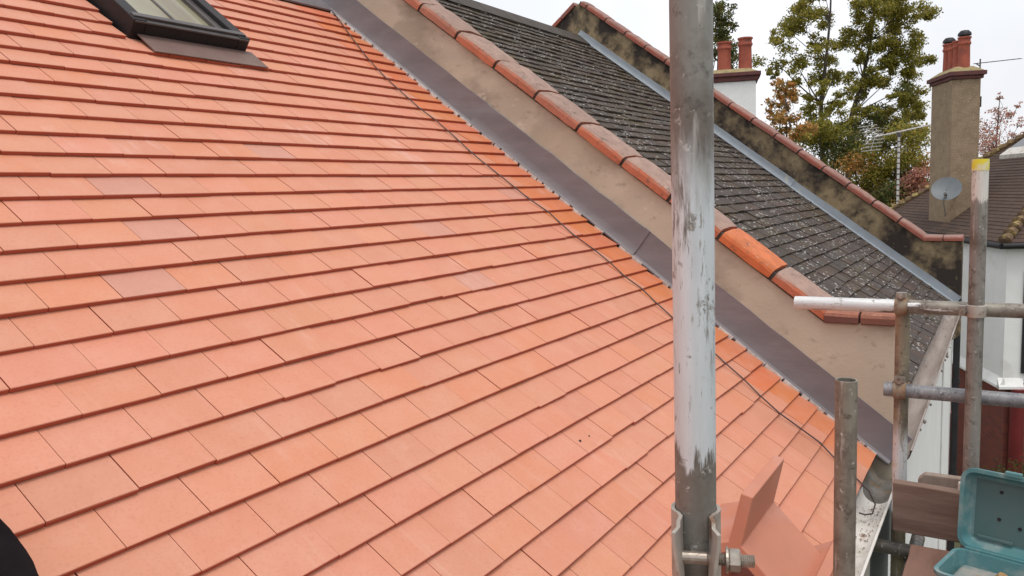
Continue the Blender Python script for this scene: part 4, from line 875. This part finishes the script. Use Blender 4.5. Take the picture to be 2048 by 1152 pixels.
k = MB(); k.obox(lo + ta * .115 + lu * (LH + .001) - ln_ * .05, ta, lu, ln_, .045, .016, .016); part('latch', k, M['teal'], ld, bevel=.003)
k = MB(); k.obox(h0 + ta * .02 + ez * .0 + ln_ * .0 - tbv * .002, ta, tbv, ez, TW - .04, .012, .008); part('hinge', k, M['teal'], tbx, bevel=.002)
k = MB()
for u_ in (.20, .27, .34): k.obox(lo + ta * u_ + lu * .045 - ln_ * .009, ta, lu, ln_, .004, LH - .09, .003)
k.obox(lo + ta * .045 + lu * .205 - ln_ * .009, ta, lu, ln_, TW - .09, .004, .003); part('lid_rib', k, M['teald'], ld)
k = MB(); k.obox(h0 - ta * .022 + lu * .165 + ln_ * .03, ta, lu, ln_, .016, .03, .012); part('side_catch', k, M['whitep'], ld, bevel=.003)
# ------------------------------------------------------------------ crested ridge tiles lying at the eaves
def ridge(label, A, x0, x1, al, ar, wl, wr, fin, m):
    """A: apex (y,z) line along x; al/ar wing fall angles to +y and -y"""
    th_ = .028; k = MB()
    L = np.array([math.cos(al), -math.sin(al)]); Rr = np.array([-math.cos(ar), -math.sin(ar)]); up = -(L + Rr); up /= np.linalg.norm(up); sd2 = np.array([up[1], -up[0]])
    nl = np.array([-L[1], L[0]]); nl = nl if nl @ up > 0 else -nl; nr = np.array([-Rr[1], Rr[0]]); nr = nr if nr @ up > 0 else -nr
    A = np.array(A); ft = .0165
    def junction(n_, d_, sg):      # where the fin's side meets a wing's upper face
        t_ = (sg * ft - (n_ * th_) @ sd2) / (d_ @ sd2); return A + n_ * th_ + d_ * t_
    sg = 1 if L @ sd2 > 0 else -1
    Hf = th_ + fin
    pf = [A + L * wl, A + L * wl + nl * th_, junction(nl, L, sg), A + up * Hf + sd2 * sg * ft * .92, A + up * Hf - sd2 * sg * ft * .92, junction(nr, Rr, -sg), A + Rr * wr + nr * th_, A + Rr * wr, A]
    k.prism([tuple(q) for q in pf], lambda q: (x0, *q), lambda q: (x1, *q)); return solo('ridge_tile', k, m, label, 'ridge tile', bevel=.003)
mt_ = pm('terracotta_ridge', (.54, .215, .135), (.49, .20, .13), 8, rough=.65, bmp=.15, bscale=150, bdist=.002, spots=[((.52, .29, .24), 3, .5, .75)])
A1 = at(1466, 1090, 2.02)
ridge('terracotta crested ridge tile lying on the lowest roof tiles', (A1[1], A1[2] - .018), A1[0], A1[0] + .33, R(19), R(45), .13, .20, .130, mt_)
A2 = at(1668, 1082, 2.28)
ridge('second terracotta ridge tile half under the crested one at the gutter', (A2[1], A2[2] - .035), A2[0] - .30, A2[0] + .02, R(28), R(70), .115, .10, .012, mt_)

# ------------------------------------------------------------------ cable on the tiles, crumbs, bag
cpx = [(655, 10), (682, 45), (705, 77), (735, 116), (772, 156), (812, 192), (840, 217), (870, 239), (900, 265), (930, 293), (945, 307), (995, 347), (1030, 375), (1060, 399), (1097, 424), (1125, 450), (1150, 472), (1187, 498), (1220, 525), (1250, 553), (1282, 576), (1312, 605), (1342, 632), (1385, 670), (1430, 707), (1447, 723), (1485, 756), (1520, 791), (1560, 827), (1607, 861), (1640, 885), (1669, 916)]
pts = [onroof(x, y, .005) for x, y in cpx]; e_ = pts[-1]
pts += [SP(-.40, .03, .006), np.array([-.43, -.03, -.01]), np.array([-.45, -.055, -.05]), np.array([-.485, -.05, -.075]), np.array([-.52, -.03, -.07]), np.array([-.55, -.015, -.055])]
k = MB(); k.tube(pts, .003, 8); solo('cable', k, M['cable'], 'thin black cable trailing down the tiles beside the lead flashing', 'cable', smooth=True)
for (x, y), r_, lb in (((1160, 882), .0045, 'larger dark crumb of dirt on an orange tile'), ((1178, 872), .003, 'smaller dark crumb of dirt beside a larger one')):
    q = onroof(x, y, -.005); k = MB(); k.lathe(q, (.2, -s, c), [(.0003, -.001), (r_, .0), (r_ * .7, r_ * .7), (.0003, r_)], 7); solo('dirt_crumb', k, M['black'], lb, 'dirt', 'dirt crumbs on the tiles')

# black cloth bag slumped on the tiles close to the photographer
bc = onroof(-120, 1215, .0); k = MB(); Nn = np.array([0, -s, c]); U = np.array([0, c, s]); X = np.array([1., 0, 0]); rr = random.Random(2)
nu, nv = 72, 28; vs = []
for j in range(nv + 1):
    v_ = j / nv; h = .13 * math.sin(v_ * math.pi / 2) ** .8; sh = (1 - v_ ** 3.2) ** .5
    for i in range(nu):
        a_ = 2 * math.pi * i / nu; ca_, sa_ = math.cos(a_), math.sin(a_); p_ = 2.6
        r_ = 1 / (abs(ca_) ** p_ + abs(sa_) ** p_) ** (1 / p_); wr = 1 + .03 * math.sin(5 * a_ + 4 * v_) + .018 * math.sin(11 * a_ - 7 * v_) + .008 * math.sin(23 * a_ + 9 * v_)
        vs.append(bc + X * ca_ * r_ * .088 * sh * wr + U * sa_ * r_ * .25 * sh * wr + Nn * (h - .008))
fs = [(j * nu + i, j * nu + (i + 1) % nu, (j + 1) * nu + (i + 1) % nu, (j + 1) * nu + i) for j in range(nv) for i in range(nu)] + [tuple(range(nu))[::-1], tuple(nv * nu + i for i in range(nu))]
k.add(vs, fs); bag = thing('cloth_bag', 'black cloth bag slumped on the orange tiles', 'bag', bc)
part('body', k, M['fabric'], bag, smooth=True)
k = MB(); t0 = bc + Nn * .118
k.tube([t0 + U * (.09 * math.cos(a_)) + Nn * (.05 * math.sin(a_)) for a_ in [math.pi * i / 10 for i in range(11)]], .009, 8); part('handle', k, M['fabric'], bag, smooth=True)
